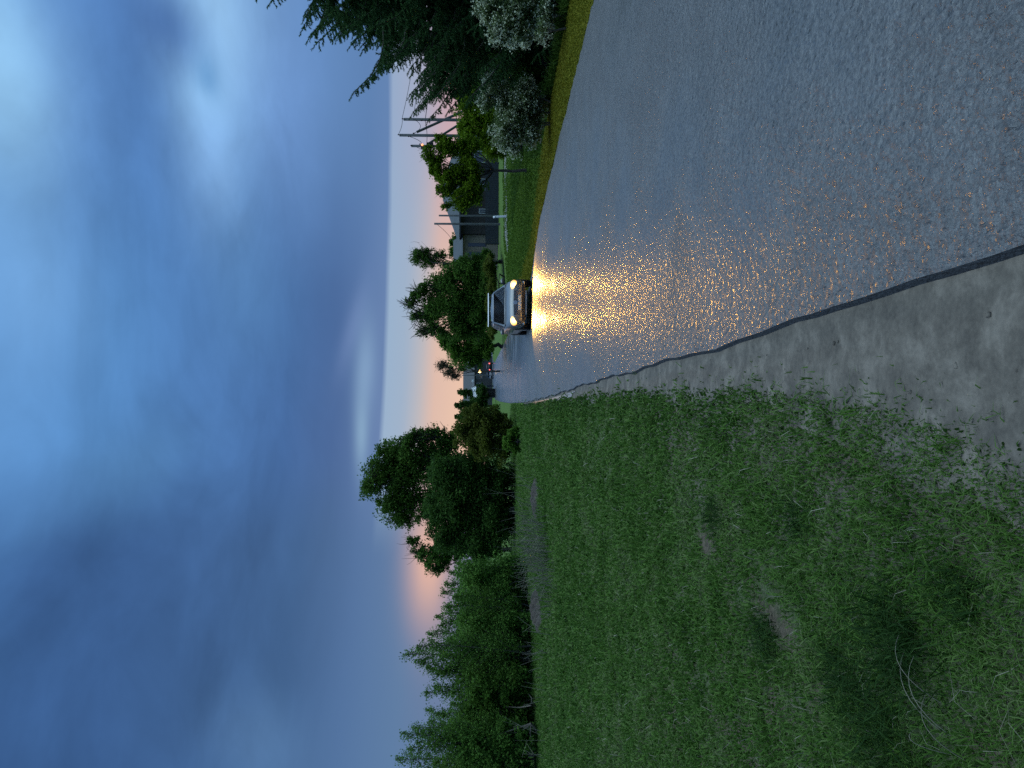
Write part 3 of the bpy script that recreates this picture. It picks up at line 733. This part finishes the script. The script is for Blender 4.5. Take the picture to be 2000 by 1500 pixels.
# dry reeds, bare twigs and soil heaps at the left field edge
def reeds(label, x, y, n_, sp, hmax, mat='straw'):
    c = G(x, y); tb = Tubes()
    for k in range(n_):
        o = Vector((c.x + rng.normal(0, sp), c.y + rng.normal(0, sp * 1.6), gz(c.x, c.y) - .03)); h_ = hmax * rng.uniform(.45, 1)
        e = o + Vector((rng.normal(.05, .28) * h_, rng.normal(0, .25) * h_, h_))
        tb.add(curve(o, e, (0, 0, .04), 3), [.008, .007, .005, .003], 3)
        if rng.random() < .5:
            mpt = o.lerp(e, .6); tb.add([mpt, mpt + Vector((rng.normal(0, .15), rng.normal(0, .15), .16))], [.005, .003], 3)
    return tag(tb.build('dry_reeds', M[mat]), label, 'reeds', kind='stuff')
reeds('pale dry reed clump in front of the sparse glowing tree', 1068, 1085, 120, .55, 1.05)
reeds('thin pale reeds beside the dark soil heap under the dark broad tree', 1055, 1010, 40, .7, 1.0)
reeds('few bent dry stalks left of the pale reed clump', 1080, 1165, 34, .5, .8)
reeds('dry twigs standing before the wide undergrowth bush', 1064, 1290, 14, .6, .8)
reeds('leaning bare twigs under the leftmost bushes', 1064, 1450, 12, .7, 1.2)
reeds('bare leaning twigs in the shadow of the dark broad tree', 1022, 975, 9, 1.3, 1.9)
def heap(label, x, y, w_, l_, h_):
    c = G(x, y)
    bm = bmesh.new(); bmesh.ops.create_grid(bm, x_segments=36, y_segments=36, size=1)
    for v in bm.verts:
        r = math.hypot(v.co.x, v.co.y); k = max(0, 1 - r * r) 
        v.co = Vector((v.co.x * w_, v.co.y * l_, -.06 + h_ * k * (1 + .35 * math.sin(v.co.x * 9 + 2 * v.co.y * 7)) + rng.normal(0, .018) * k))
    o = fin('soil_heap', bm, M['soil'], None, True); o.location = (c.x, c.y, gz(c.x, c.y)); tag(o, label, 'soil heap')
mt, b = newmat('dug_soil'); p = pos()
setp(b, Base_Color=ramp(noise(p, 9., 6, .65), [(.3, (.035, .027, .02, 1)), (.7, (.09, .07, .055, 1))]), Roughness=.95, Normal=bump(noise(p, 14., 6, .7), 1., .08))
M['soil'] = mt
heap('low dark soil heap in the grass beside the pale reeds', 1048, 975, .9, 1.7, .22)
heap('dark soil heap before the wide undergrowth bush on the left', 1050, 1190, .8, 1.4, .26)

# ------------------------------------------------------------------ poles and wires
def pole(label, y, Z, topx, r, group, brace=None, name='power_pole', arms=(), extra=None):
    t_ = P(topx, y, Z); base = Vector((t_.x, Z, gz(t_.x, Z) - .2)); h_ = t_.z - base.z
    root = thing(name, label, 'pole', base, 0, group)
    tb = Tubes(); tb.add([(0, 0, 0), (0, 0, h_ * .5), (0, 0, h_ - .02), (0, 0, h_)], [r * 1.1, r, r * .88, r * .6], 10); tb.build('post', M['pole_wood'], root)
    if brace:
        (x1, y1), (x2, y2) = brace
        a, e = P(x1, y1, Z + .3) - base, P(x2, y2, Z + .6) - base
        k = -e.z / (a.z - e.z); e = e + (a - e) * k
        tb = Tubes(); tb.add([a, e], [r * .8, r * .95], 8); tb.build('brace', M['pole_wood'], root)
    for z_, dx_ in arms:
        tb = Tubes(); c = Vector((dx_, -r * .9, h_ - z_)); tb.add([c, c + Vector((0, 0, .1)), c + Vector((0, 0, .12)), c + Vector((0, 0, .2))], [.02, .02, .055, .04], 8); tb.build('insulator', M['dark_metal'], root)
    return root, base, h_
gp = 'braced power poles right of the house'
pA = pole('right-hand braced power pole beside the spruce branches', 233, 60, 788, .125, gp, None, arms=((.08, .0), (.7, .12), (1.6, -.12)))
pB = pole('tallest braced power pole, middle of three', 264, 60.5, 780, .125, gp, ((814, 258), (892, 223)), arms=((.08, 0), (.9, -.13), (1.3, .13)))
pC = pole('shortest power pole, with dark boxes and a small orange lamp', 285, 63, 803, .12, gp, ((836, 281), (860, 266)), arms=((.15, 0), (.9, .13)))
bm = bmesh.new(); box(bm, -.2, .2, -.42, -.12, pC[2] - 1.9, pC[2] - 1.35); fin('switch_box', bm, M['dark_metal'], pC[0], bevel=.02)
bm = bmesh.new(); box(bm, -.32, -.16, -.36, -.14, pC[2] - 1.2, pC[2] - .85); fin('switch_box', bm, M['dark_metal'], pC[0], bevel=.02)
bm = bmesh.new(); bmesh.ops.create_uvsphere(bm, u_segments=10, v_segments=6, radius=.09, matrix=Matrix.Translation((.05, -.2, pC[2] - .95))); fin('warning_lamp', bm, emit('orange_lamp', (1, .28, .08), 3), pC[0], True)
pole('slim service pole nearer the annex of the house', 437, 66, 848, .10, 'slim service poles before the house', name='utility_pole')
pole('slim service pole behind the white marker post', 421, 69, 857, .09, 'slim service poles before the house', name='utility_pole')
def wire(label, a, b_, sag, r=.018):
    tb = Tubes(); tb.add(curve(a, b_, (0, 0, -sag), 14), r, 4)
    tag(tb.build('power_line', M['wire']), label, 'cable', 'power lines between the poles')
off = lambda pp, z_, dx_=0: pp[1] + Vector((dx_, -.12, pp[2] - z_))
wire('top power line from the right-hand pole towards the spruce', off(pA, -.1), P(815, -60, 74), .5)
wire('second power line from the right-hand pole towards the spruce', off(pA, .8, .12), P(822, -60, 75), .4)
wire('lower thick power line from the right-hand pole towards the spruce', off(pA, 1.75, -.12), P(850, -60, 76), .3, .026)
wire('short top power line linking the tallest and right-hand poles', off(pB, -.08), off(pA, -.08), .1)
wire('slack jumper line drooping between the tallest and right-hand poles', off(pB, 1.2, .13), off(pA, .8), .55)
wire('line from the tallest pole down to the shortest pole', off(pB, .8, -.13), off(pC, .9), .35)
wire('lowest line running past the tallest pole to the shortest pole', off(pA, 1.75, -.12), off(pC, 1.3), .1, .022)
wire('line from the shortest pole sinking into the small tree crown', off(pC, .1), P(885, 320, 70), .2)
wire('service line from the slim pole to the annex roof', P(852, 437, 66), P(884, 470, 79), .15)
# white marker post
t_ = P(963, 423, 53); bx, bz = t_.x, gz(t_.x, 53)
root = thing('marker_post', 'slim white marker post standing by the footpath before the house', 'post', (bx, 53, bz))
tb = Tubes(); tb.add([(.03, 0, -.05), (0, 0, .6), (-.03, 0, t_.z - bz - .02), (-.03, 0, t_.z - bz)], [.075, .075, .072, .04], 10); tb.build('post', M['white_paint'], root)
tb = Tubes(); tb.add([(-.028, 0, t_.z - bz - .22), (-.029, 0, t_.z - bz - .12)], [.079, .079], 10); tb.build('band', simple('grey_band', (.3, .33, .36), .5), root)

# ------------------------------------------------------------------ house on the right
HX, HY = 21.2, 79.0
hz = gz(20, 78)
house = thing('house', 'brown timber house with a grey hipped roof behind a dark fence', 'house', (HX, HY, hz))
ez = P(897, 420, 75).z - hz; rz_ = P(865, 390, 79).z - hz
def clad(name, c0, c1, pitch=.14, vertical=True):
    mt, b = newmat(name); x, y, z = xyz(objco())
    s_ = x + y if vertical else z
    g_ = E.op('FRACT', s_ / pitch)
    cell = E.op('FLOOR', s_ / pitch)
    wn = E.nt.nodes.new('ShaderNodeTexWhiteNoise'); wn.noise_dimensions = '1D'; E.nt.links.new(cell.s, wn.inputs['W'])
    colr = mixc(E(wn.outputs[0]), tuple(c0) + (1,), tuple(c1) + (1,))
    gap = sstep(g_, .02, .12)
    setp(b, Base_Color=mixc(noise(objco(), 4., 4) * .4, colr, tuple(v * .6 for v in c0) + (1,)), Roughness=.8, Normal=bump(gap, .6, .02)); return mt
M['timber'] = clad('dark_timber', (.030, .024, .022), (.045, .036, .033))
M['timber_light'] = clad('pale_timber', (.27, .21, .165), (.34, .27, .21), .18)
M['roof'] = clad('grey_roofing', (.05, .062, .07), (.065, .077, .087), .35)
M['glass'] = simple('window_glass', (.03, .035, .045), .08, spec=.8, var=.05)
M['frame'] = simple('window_frame', (.42, .44, .45), .6)
bm = bmesh.new(); box(bm, -6, 3.6, -4, 4, -.2, ez); fin('wall', bm, M['timber'], house)
bm = bmesh.new()
e_ = .45
v = [bm.verts.new(q) for q in ((-6 - e_, -4 - e_, ez - .02), (3.6 + e_, -4 - e_, ez - .02), (3.6 + e_, 4 + e_, ez - .02), (-6 - e_, 4 + e_, ez - .02), (-1.6, 0, rz_), (.2, 0, rz_))]
for f in ((0, 1, 5, 4), (1, 2, 5), (2, 3, 4, 5), (3, 0, 4), (3, 2, 1, 0)): bm.faces.new([v[i] for i in f])
roof = fin('roof', bm, M['roof'], house)
bm = bmesh.new(); box(bm, -.5, 0., -.2, .35, rz_ - .6, rz_ + .45); fin('chimney', bm, simple('chimney_brick', (.14, .09, .075), .9, var=.3, scale=8), roof)
bm = bmesh.new(); box(bm, -6.45, 4.05, -4.5, -4.45, ez - .2, ez - .03); fin('fascia', bm, M['dark_metal'], house)
bm = bmesh.new(); box(bm, -8.6, -6.01, -3.6, 2.5, -.2, ez - .35); fin('annex_wall', bm, M['timber_light'], house)
bm = bmesh.new()
v = [bm.verts.new(q) for q in ((-9., -4., ez - .36), (-6.02, -4., ez - .36), (-6.02, 2.8, ez - .36), (-9., 2.8, ez - .36), (-9, -.6, ez + .75), (-6.02, -.6, ez + .75))]
for f in ((0, 1, 5, 4), (2, 3, 4, 5), (0, 4, 3), (1, 2, 5), (3, 2, 1, 0)): bm.faces.new([v[i] for i in f])
fin('annex_roof', bm, M['roof'], house)
def window(parent, x0, x1, y, z0, z1, glass=None):
    bm = bmesh.new()
    f_ = .07
    for q in ((x0, x1, z0, z0 + f_), (x0, x1, z1 - f_, z1), (x0, x0 + f_, z0 + f_, z1 - f_), (x1 - f_, x1, z0 + f_, z1 - f_), ((x0 + x1) / 2 - .02, (x0 + x1) / 2 + .02, z0 + f_, z1 - f_)):
        box(bm, q[0], q[1], y - .06, y - .003, q[2], q[3])
    fr = fin('window', bm, M['frame'], parent)
    bm = bmesh.new(); box(bm, x0 + f_, x1 - f_, y - .03, y - .004, z0 + f_, z1 - f_); fin('pane', bm, glass or M['glass'], fr)
window(house, -3.95, -3.45, -4, .9, 1.9); window(house, -1.6, -.4, -4, 1.2, 2.4); window(house, 1.2, 2.4, -4, 1.2, 2.4)
for x in (-8.1, -7.2): 
    bm = bmesh.new(); box(bm, x, x + .35, -3.64, -3.604, 1.2, ez - .9); fin('window', bm, M['glass'], house)
# fence before the house
fz = P(948, 400, 70).z
fx0, fx1 = P(948, 476, 70).x, P(948, 318, 70).x
fence = thing('fence', 'dark blue-grey board fence standing in front of the house', 'fence', ((fx0 + fx1) / 2, 70, gz(17, 70)))
hw = (fx1 - fx0) / 2
bm = bmesh.new(); k = 0; x = -hw
while x < hw: box(bm, x, x + .19, -.02, .02, .02, fz - fence.location.z + rng.normal(0, .01)); x += .205
fin('board_panel', bm, simple('fence_board', (.022, .026, .036), .7, var=.3), fence)
bm = bmesh.new(); box(bm, -hw, hw, .021, .07, .3, .4); box(bm, -hw, hw, .021, .07, fz - fence.location.z - .4, fz - fence.location.z - .3); fin('rail', bm, M['dark_metal'], fence)
for k in range(5):
    bm = bmesh.new(); x = -hw + k * hw / 2; box(bm, x - .05, x + .05, .071, .16, -.2, fz - fence.location.z + .04); fin('post', bm, M['dark_metal'], fence)
# outbuilding
ob = thing('shed', 'small shed with a bluish roof half hidden behind the dark bush', 'shed', (P(900, 478, 84).x - 1.6, 88, gz(15, 88)))
bm = bmesh.new(); box(bm, -2, 2, -2, 2, -.1, 2.9); fin('wall', bm, M['timber'], ob)
bm = bmesh.new(); v = [bm.verts.new(q) for q in ((-2.3, -2.3, 2.88), (2.3, -2.3, 2.88), (2.3, 2.3, 2.88), (-2.3, 2.3, 2.88), (-2.3, 0, 4.1), (2.3, 0, 4.1))]
for f in ((0, 1, 5, 4), (2, 3, 4, 5), (0, 4, 3), (1, 2, 5), (3, 2, 1, 0)): bm.faces.new([v[i] for i in f])
fin('roof', bm, simple('blue_roof', (.16, .2, .27), .5), ob)

# ------------------------------------------------------------------ far end of the road
fb = thing('house', 'grey-brown far house at the end of the road', 'house', (1.2, 190, 0))
bm = bmesh.new(); box(bm, -7, 6, 0, 8, -.2, 4.6); fin('wall', bm, simple('far_render', (.06, .058, .06), .85, var=.25, scale=.6), fb)
bm = bmesh.new(); v = [bm.verts.new(q) for q in ((-7.4, -.4, 4.58), (6.4, -.4, 4.58), (6.4, 8.4, 4.58), (-7.4, 8.4, 4.58), (-7.4, 4, 7.6), (6.4, 4, 7.6))]
for f in ((0, 1, 5, 4), (2, 3, 4, 5), (0, 4, 3), (1, 2, 5), (3, 2, 1, 0)): bm.faces.new([v[i] for i in f])
fin('roof', bm, simple('far_roof', (.045, .05, .055), .7, var=.2), fb)
window(fb, -1.9, -.9, 0, 2.6, 4.0); window(fb, .3, 1.3, 0, 2.6, 4.0); window(fb, -4.2, -3.2, 0, 2.6, 4.)
q0 = P(924, 766, 126)
ws = thing('shed', 'small shed with pale white sheet roofing at the far end of the road', 'shed', (q0.x, 126, 0))
bm = bmesh.new(); box(bm, -.9, .6, 1.3, 2.9, -.1, q0.z - .3); fin('wall', bm, M['timber'], ws)
bm = bmesh.new(); zt = q0.z
v = [bm.verts.new(q) for q in ((-1.15, -.3, zt - .85), (.1, -.3, zt - .55), (1.0, -.1, zt - .5), (.75, 1.3, zt + .35), (-.2, 1.3, zt + .3), (-1.0, 1.3, zt - .05))]
bm.faces.new(v); r = bmesh.ops.solidify(bm, geom=bm.faces[:], thickness=.04); fin('roof', bm, M['white_paint'], ws)
bm = bmesh.new(); box(bm, 1.05, 2.1, -.06, .0, zt - .02, zt + .05); tb = None; fin('gutter', bm, M['white_paint'], ws)
bm = bmesh.new(); box(bm, 1.75, 2.15, -.15, .25, zt - .15, zt + .2); fin('vent_hood', bm, M['white_paint'], ws, bevel=.04)
# grey pole and glowing lamp
pole('thin grey pole next to the glowing lamp at the road end', 733, 150, 902, .11, None, name='utility_pole')
q0 = P(937, 725.5, 140)
lamp = thing('street_lamp', 'glowing warm lamp on a low post at the far road end', 'lamp', (q0.x, 140, 0))
tb = Tubes(); tb.add([(0, 0, -.1), (0, 0, 1), (0, 0, q0.z - .22)], [.06, .05, .045], 8); tb.build('post', M['dark_metal'], lamp)
bm = bmesh.new(); bmesh.ops.create_uvsphere(bm, u_segments=16, v_segments=10, radius=.27, matrix=Matrix.Translation((0, 0, q0.z))); fin('globe', bm, emit('lamp_glow', (1, .62, .20), 7), lamp, True)
tb = Tubes(); tb.add([(0, 0, q0.z + .3), (0, 0, q0.z + .38), (0, 0, q0.z + .44)], [.16, .12, .02], 10); tb.build('cap', M['dark_metal'], lamp)
ld = bpy.data.lights.new('lamp_bulb', 'POINT'); ld.energy = 5; ld.color = (1, .66, .25); ld.shadow_soft_size = .35
lo = bpy.data.objects.new('lamp_bulb', ld); COL.objects.link(lo); lo.parent = lamp; lo.location = (0, -.5, q0.z)
bo = thing('bollard', 'small dark bollard where the road ends, below the far house', 'bollard', (P(947, 754, 150).x, 150, 0))
tb = Tubes(); tb.add([(0, 0, -.1), (0, 0, 1.25), (0, 0, 1.3), (0, 0, 1.5), (0, 0, 1.62)], [.13, .13, .17, .17, .05], 10); tb.build('post', simple('navy', (.02, .024, .05), .5), bo)

# ------------------------------------------------------------------ cars
def carpaint(name, col_, metal=.5):
    mt, b = newmat(name)
    setp(b, Base_Color=mixc(noise(objco(), 2., 4) * .3, tuple(col_) + (1,), tuple(v * .8 for v in col_) + (1,)), Metallic=metal, Roughness=.32)
    b.inputs['Coat Weight'].default_value = .4; b.inputs['Coat Roughness'].default_value = .06
    return mt
M['tyre'] = simple('tyre', (.012, .012, .013), .85)
M['rim'] = simple('rim', (.35, .36, .38), .35, .8)
M['trim'] = simple('black_trim', (.012, .012, .014), .5)
M['chrome'] = simple('chrome', (.6, .62, .65), .15, 1., var=.05)
M['carglass'] = simple('car_glass', (.13, .135, .14), .04, spec=1., var=.05)
M['plate'] = simple('plate_white', (.55, .57, .56), .4, var=.06, scale=3)
def headmat():
    mt, b = newmat('headlight_glow'); x, y, z = xyz(objco())
    r2 = E.op('SQRT', x * x + z * z)
    setp(b, Base_Color=(.3, .3, .3, 1), Roughness=.1)
    cc = ramp(r2 / .19, [(0, (1, .70, .26, 1)), (.5, (1, .60, .14, 1)), (1, (1, .40, .04, 1))])  # amber outer emission on the enlarged lens imitates a halo round the lamp
    E.nt.links.new(cc.s, b.inputs['Emission Color'])
    E.nt.links.new(sstep(r2, .04, .18, 6., .8).s, b.inputs['Emission Strength']); return mt
def make_car(name, label, loc, rz, paint, lit=True, rack=False, tail=False):
    root = thing(name, label, 'car', loc, rz)
    ST = [(-2.20, .27, .60, .60), (-2.15, .24, .68, .72), (-2.0, .22, .76, .80), (-1.7, .21, .83, .845), (-1.2, .21, .93, .86), (-.5, .21, .95, .87), (.6, .21, .96, .87), (1.5, .22, .97, .865), (2.0, .25, .97, .83), (2.2, .30, .95, .76), (2.25, .36, .90, .70)]
    bm = bmesh.new(); rows = []
    for (y, zb, zt, w_) in ST:
        prof = [(0, zb), (.72 * w_, zb), (.95 * w_, zb + .06), (w_, zb + .2), (w_ * 1.0, (zb + zt) / 2 + .06), (.955 * w_, zt - .10), (.90 * w_, zt - .03), (.70 * w_, zt + .0), (0, zt + .025)]
        ring = [bm.verts.new((x, y, z)) for x, z in prof] + [bm.verts.new((-x, y, z)) for x, z in prof[-2:0:-1]]
        rows.append(ring)
    n_ = len(rows[0])
    for a, c in zip(rows, rows[1:]):
        for k in range(n_): bm.faces.new((a[k], a[(k + 1) % n_], c[(k + 1) % n_], c[k]))
    bm.faces.new(rows[0]); bm.faces.new(rows[-1][::-1])
    body = fin('body', bm, paint, root, True)
    # wheel arches (dark recesses) read as liners slightly proud of the flank
    # greenhouse
    def ringpts(s_):  # s_ 0..1 base to roof
        y0, y1 = -1.22 + (.80) * s_, 2.12 - .28 * s_; w0 = .775 - .225 * s_; z_ = .93 + .44 * s_
        return [(-w0 * .96, y0, z_), (0, y0 - .09, z_), (w0 * .96, y0, z_), (w0 * 1.0, y0 + .35, z_), (w0, (y0 + y1) / 2, z_), (w0 * .98, y1 - .2, z_), (w0 * .9, y1, z_), (0, y1 + .05, z_), (-w0 * .9, y1, z_), (-w0 * .98, y1 - .2, z_), (-w0, (y0 + y1) / 2, z_), (-w0 * 1.0, y0 + .35, z_)]
    bm = bmesh.new(); rs = [[bm.verts.new(q) for q in ringpts(s_)] for s_ in (0, .5, .88, 1.0)]
    for q in rs[3]: q.co.x *= .93; q.co.y = q.co.y * .96 + .03; q.co.z += .01
    for a, c in zip(rs, rs[1:]):
        for k in range(12): bm.faces.new((a[k], a[(k + 1) % 12], c[(k + 1) % 12], c[k]))
    ctr = bm.verts.new((0, .7, 1.425))
    for k in range(12): bm.faces.new((rs[3][k], rs[3][(k + 1) % 12], ctr))
    fin('roof', bm, paint, root, True)
    def panel(nm, idx_, lo, hi, inset, out):
        bm = bmesh.new()
        A_, B_ = ringpts(lo), ringpts(hi)
        a_ = [Vector(A_[i]) for i in idx_]; b_ = [Vector(B_[i]) for i in idx_]
        def ins(row):
            r_ = row[:]
            r_[0] = row[0].lerp(row[1], inset); r_[-1] = row[-1].lerp(row[-2], inset); return r_
        a_, b_ = ins(a_), ins(b_)
        va = [bm.verts.new(q + Vector(out)) for q in a_]; vb = [bm.verts.new(q + Vector(out)) for q in b_]
        for k in range(len(va) - 1): bm.faces.new((va[k], va[k + 1], vb[k + 1], vb[k]))
        bmesh.ops.solidify(bm, geom=bm.faces[:], thickness=.004)
        return fin(nm, bm, M['carglass'], root, True)
    panel('windscreen', (0, 1, 2), .06, .86, .07, (0, -.014, .008))
    panel('rear_window', (8, 7, 6), .10, .84, .1, (0, .014, .005))
    panel('side_window', (2, 3, 4), .10, .84, .16, (.012, 0, 0)); panel('side_window', (4, 5), .10, .84, .1, (.012, 0, 0))
    panel('side_window', (0, 11, 10), .10, .84, .16, (-.012, 0, 0)); panel('side_window', (10, 9), .10, .84, .1, (-.012, 0, 0))
    # front details
    bm = bmesh.new(); box(bm, -.42, .42, -2.225, -2.15, .53, .64); g_ = fin('grille', bm, M['trim'], root, bevel=.02)
    bm = bmesh.new()
    for z_ in (.56, .60): box(bm, -.40, .40, -2.232, -2.226, z_ - .006, z_ + .006)
    fin('grille_bar', bm, M['chrome'], g_)
    bm = bmesh.new(); bmesh.ops.create_cone(bm, cap_ends=True, segments=20, radius1=.075, radius2=.07, depth=.02, matrix=Matrix.Translation((0, -2.245, .585)) @ Matrix.Rotation(R(90), 4, 'X')); fin('emblem', bm, M['chrome'], root)
    bm = bmesh.new(); box(bm, -.26, .26, -2.245, -2.215, .385, .495); pl_ = fin('number_plate', bm, M['plate'], root, bevel=.006)
    bm = bmesh.new(); box(bm, -.62, .62, -2.21, -2.10, .25, .37); fin('lower_intake', bm, M['trim'], root, bevel=.02)
    bm = bmesh.new(); box(bm, -.42, .42, -2.222, -2.16, .205, .232); fin('bumper_lip', bm, M['chrome'], root, bevel=.005)
    for s_ in (-1, 1):
        bm = bmesh.new(); r = bmesh.ops.create_uvsphere(bm, u_segments=18, v_segments=10, radius=1)
        for v_ in r['verts']: v_.co = Vector((v_.co.x * .185, v_.co.y * .06, v_.co.z * .125))
        hl = fin('headlight', bm, HEAD if lit else M['carglass'], root, True); hl.location = (s_ * .61, -2.12, .63)
        if lit:
            l_ = bpy.data.lights.new('headlight_beam', 'SPOT'); l_.energy = HLW; l_.color = (1, .50, .08); l_.spot_size = R(96); l_.spot_blend = 1.; l_.shadow_soft_size = .09
            lo_ = bpy.data.objects.new('headlight_beam', l_); COL.objects.link(lo_); lo_.parent = hl
            lo_.location = (0, -.16, 0); lo_.rotation_euler = Vector((.0, -1, -.82)).to_track_quat('-Z', 'Y').to_euler()
        bm = bmesh.new(); box(bm, s_ * .66 - .1, s_ * .66 + .1, -2.14, -2.06, .27, .33); fin('fog_light', bm, M['chrome'], root, bevel=.02)
        bm = bmesh.new(); r = bmesh.ops.create_uvsphere(bm, u_segments=12, v_segments=8, radius=1)
        for v_ in r['verts']: v_.co = Vector((v_.co.x * .10 + s_ * .93, v_.co.y * .05 - .85, v_.co.z * .065 + 1.0))
        mi = fin('mirror', bm, paint, root, True)
        bm = bmesh.new(); box(bm, *(sorted((s_ * .80, s_ * .88))), -.87, -.82, .955, .985); fin('mirror_arm', bm, M['trim'], mi)
        bm = bmesh.new(); box(bm, s_ * .66 - .09, s_ * .66 + .09, 2.15, 2.26, .68, .9); fin('tail_light', bm, emit('tail_red', (1, .06, .03), 5.) if tail else simple('tail_red_off', (.2, .01, .01), .3), root, bevel=.02)
        bm = bmesh.new(); box(bm, *(sorted((s_ * .862, s_ * .884))), -1.15, .1, .62, .64); fin('door_trim', bm, M['trim'], root)
        bm = bmesh.new(); box(bm, *(sorted((s_ * .862, s_ * .895))), -.2, -.02, .80, .83); fin('door_handle', bm, M['chrome'], root)
        for y_ in (-1.36, 1.32):
            wh = bpy.data.objects.new('wheel', None); COL.objects.link(wh); wh.parent = root; wh.location = (s_ * .77, y_, .315)
            bm = bmesh.new(); bmesh.ops.create_cone(bm, cap_ends=True, segments=28, radius1=.315, radius2=.315, depth=.21, matrix=Matrix.Rotation(R(90), 4, 'Y')); fin('tyre', bm, M['tyre'], wh, bevel=.03)
            bm = bmesh.new(); bmesh.ops.create_cone(bm, cap_ends=True, segments=20, radius1=.2, radius2=.17, depth=.03, matrix=Matrix.Translation((s_ * .108, 0, 0)) @ Matrix.Rotation(R(90), 4, 'Y')); fin('rim', bm, M['rim'], wh)
    if rack:
        for y_ in (-.05, 1.1):
            tb = Tubes(); tb.add([(-.58, y_, 1.50), (.58, y_, 1.50)], .022, 8); br = tb.build('roof_bar', M['chrome'], root)
            for s_ in (-1, 1):
                bm = bmesh.new(); box(bm, s_ * .50 - .03, s_ * .50 + .03, y_ - .05, y_ + .05, 1.36, 1.485); fin('bar_foot', bm, M['trim'], br)
    return root
HEAD = headmat(); HLW = 1250
make_car('car', 'silver estate car with lit headlights driving towards us on the wet road', (2.80, 27.6, .05), 0, carpaint('silver_paint', (.17, .175, .18), .3), True, True)
make_car('car', 'tiny dark car parked far down the road by the glowing lamp', (P(955, 731, 150).x, 152, .04), 0, carpaint('blue_paint', (.03, .035, .05), .3), False)
make_car('car', 'tiny black car with one red tail light showing beside the far parked car', (P(952, 716, 158).x, 160, .1), R(180), carpaint('black_paint', (.012, .012, .014), .2), False, tail=True)

# ------------------------------------------------------------------ render settings
vs = sc.view_settings
sc.display_settings.display_device = 'sRGB'
vs.view_transform = 'Standard'; vs.look = 'None'; vs.exposure = 0; vs.gamma = 1
sc.cycles.use_denoising = False
sc.cycles.max_bounces = 6; sc.cycles.diffuse_bounces = 3; sc.cycles.glossy_bounces = 3; sc.cycles.transmission_bounces = 3
sc.cycles.sample_clamp_indirect = 4
sc.cycles.caustics_reflective = False; sc.cycles.caustics_refractive = False
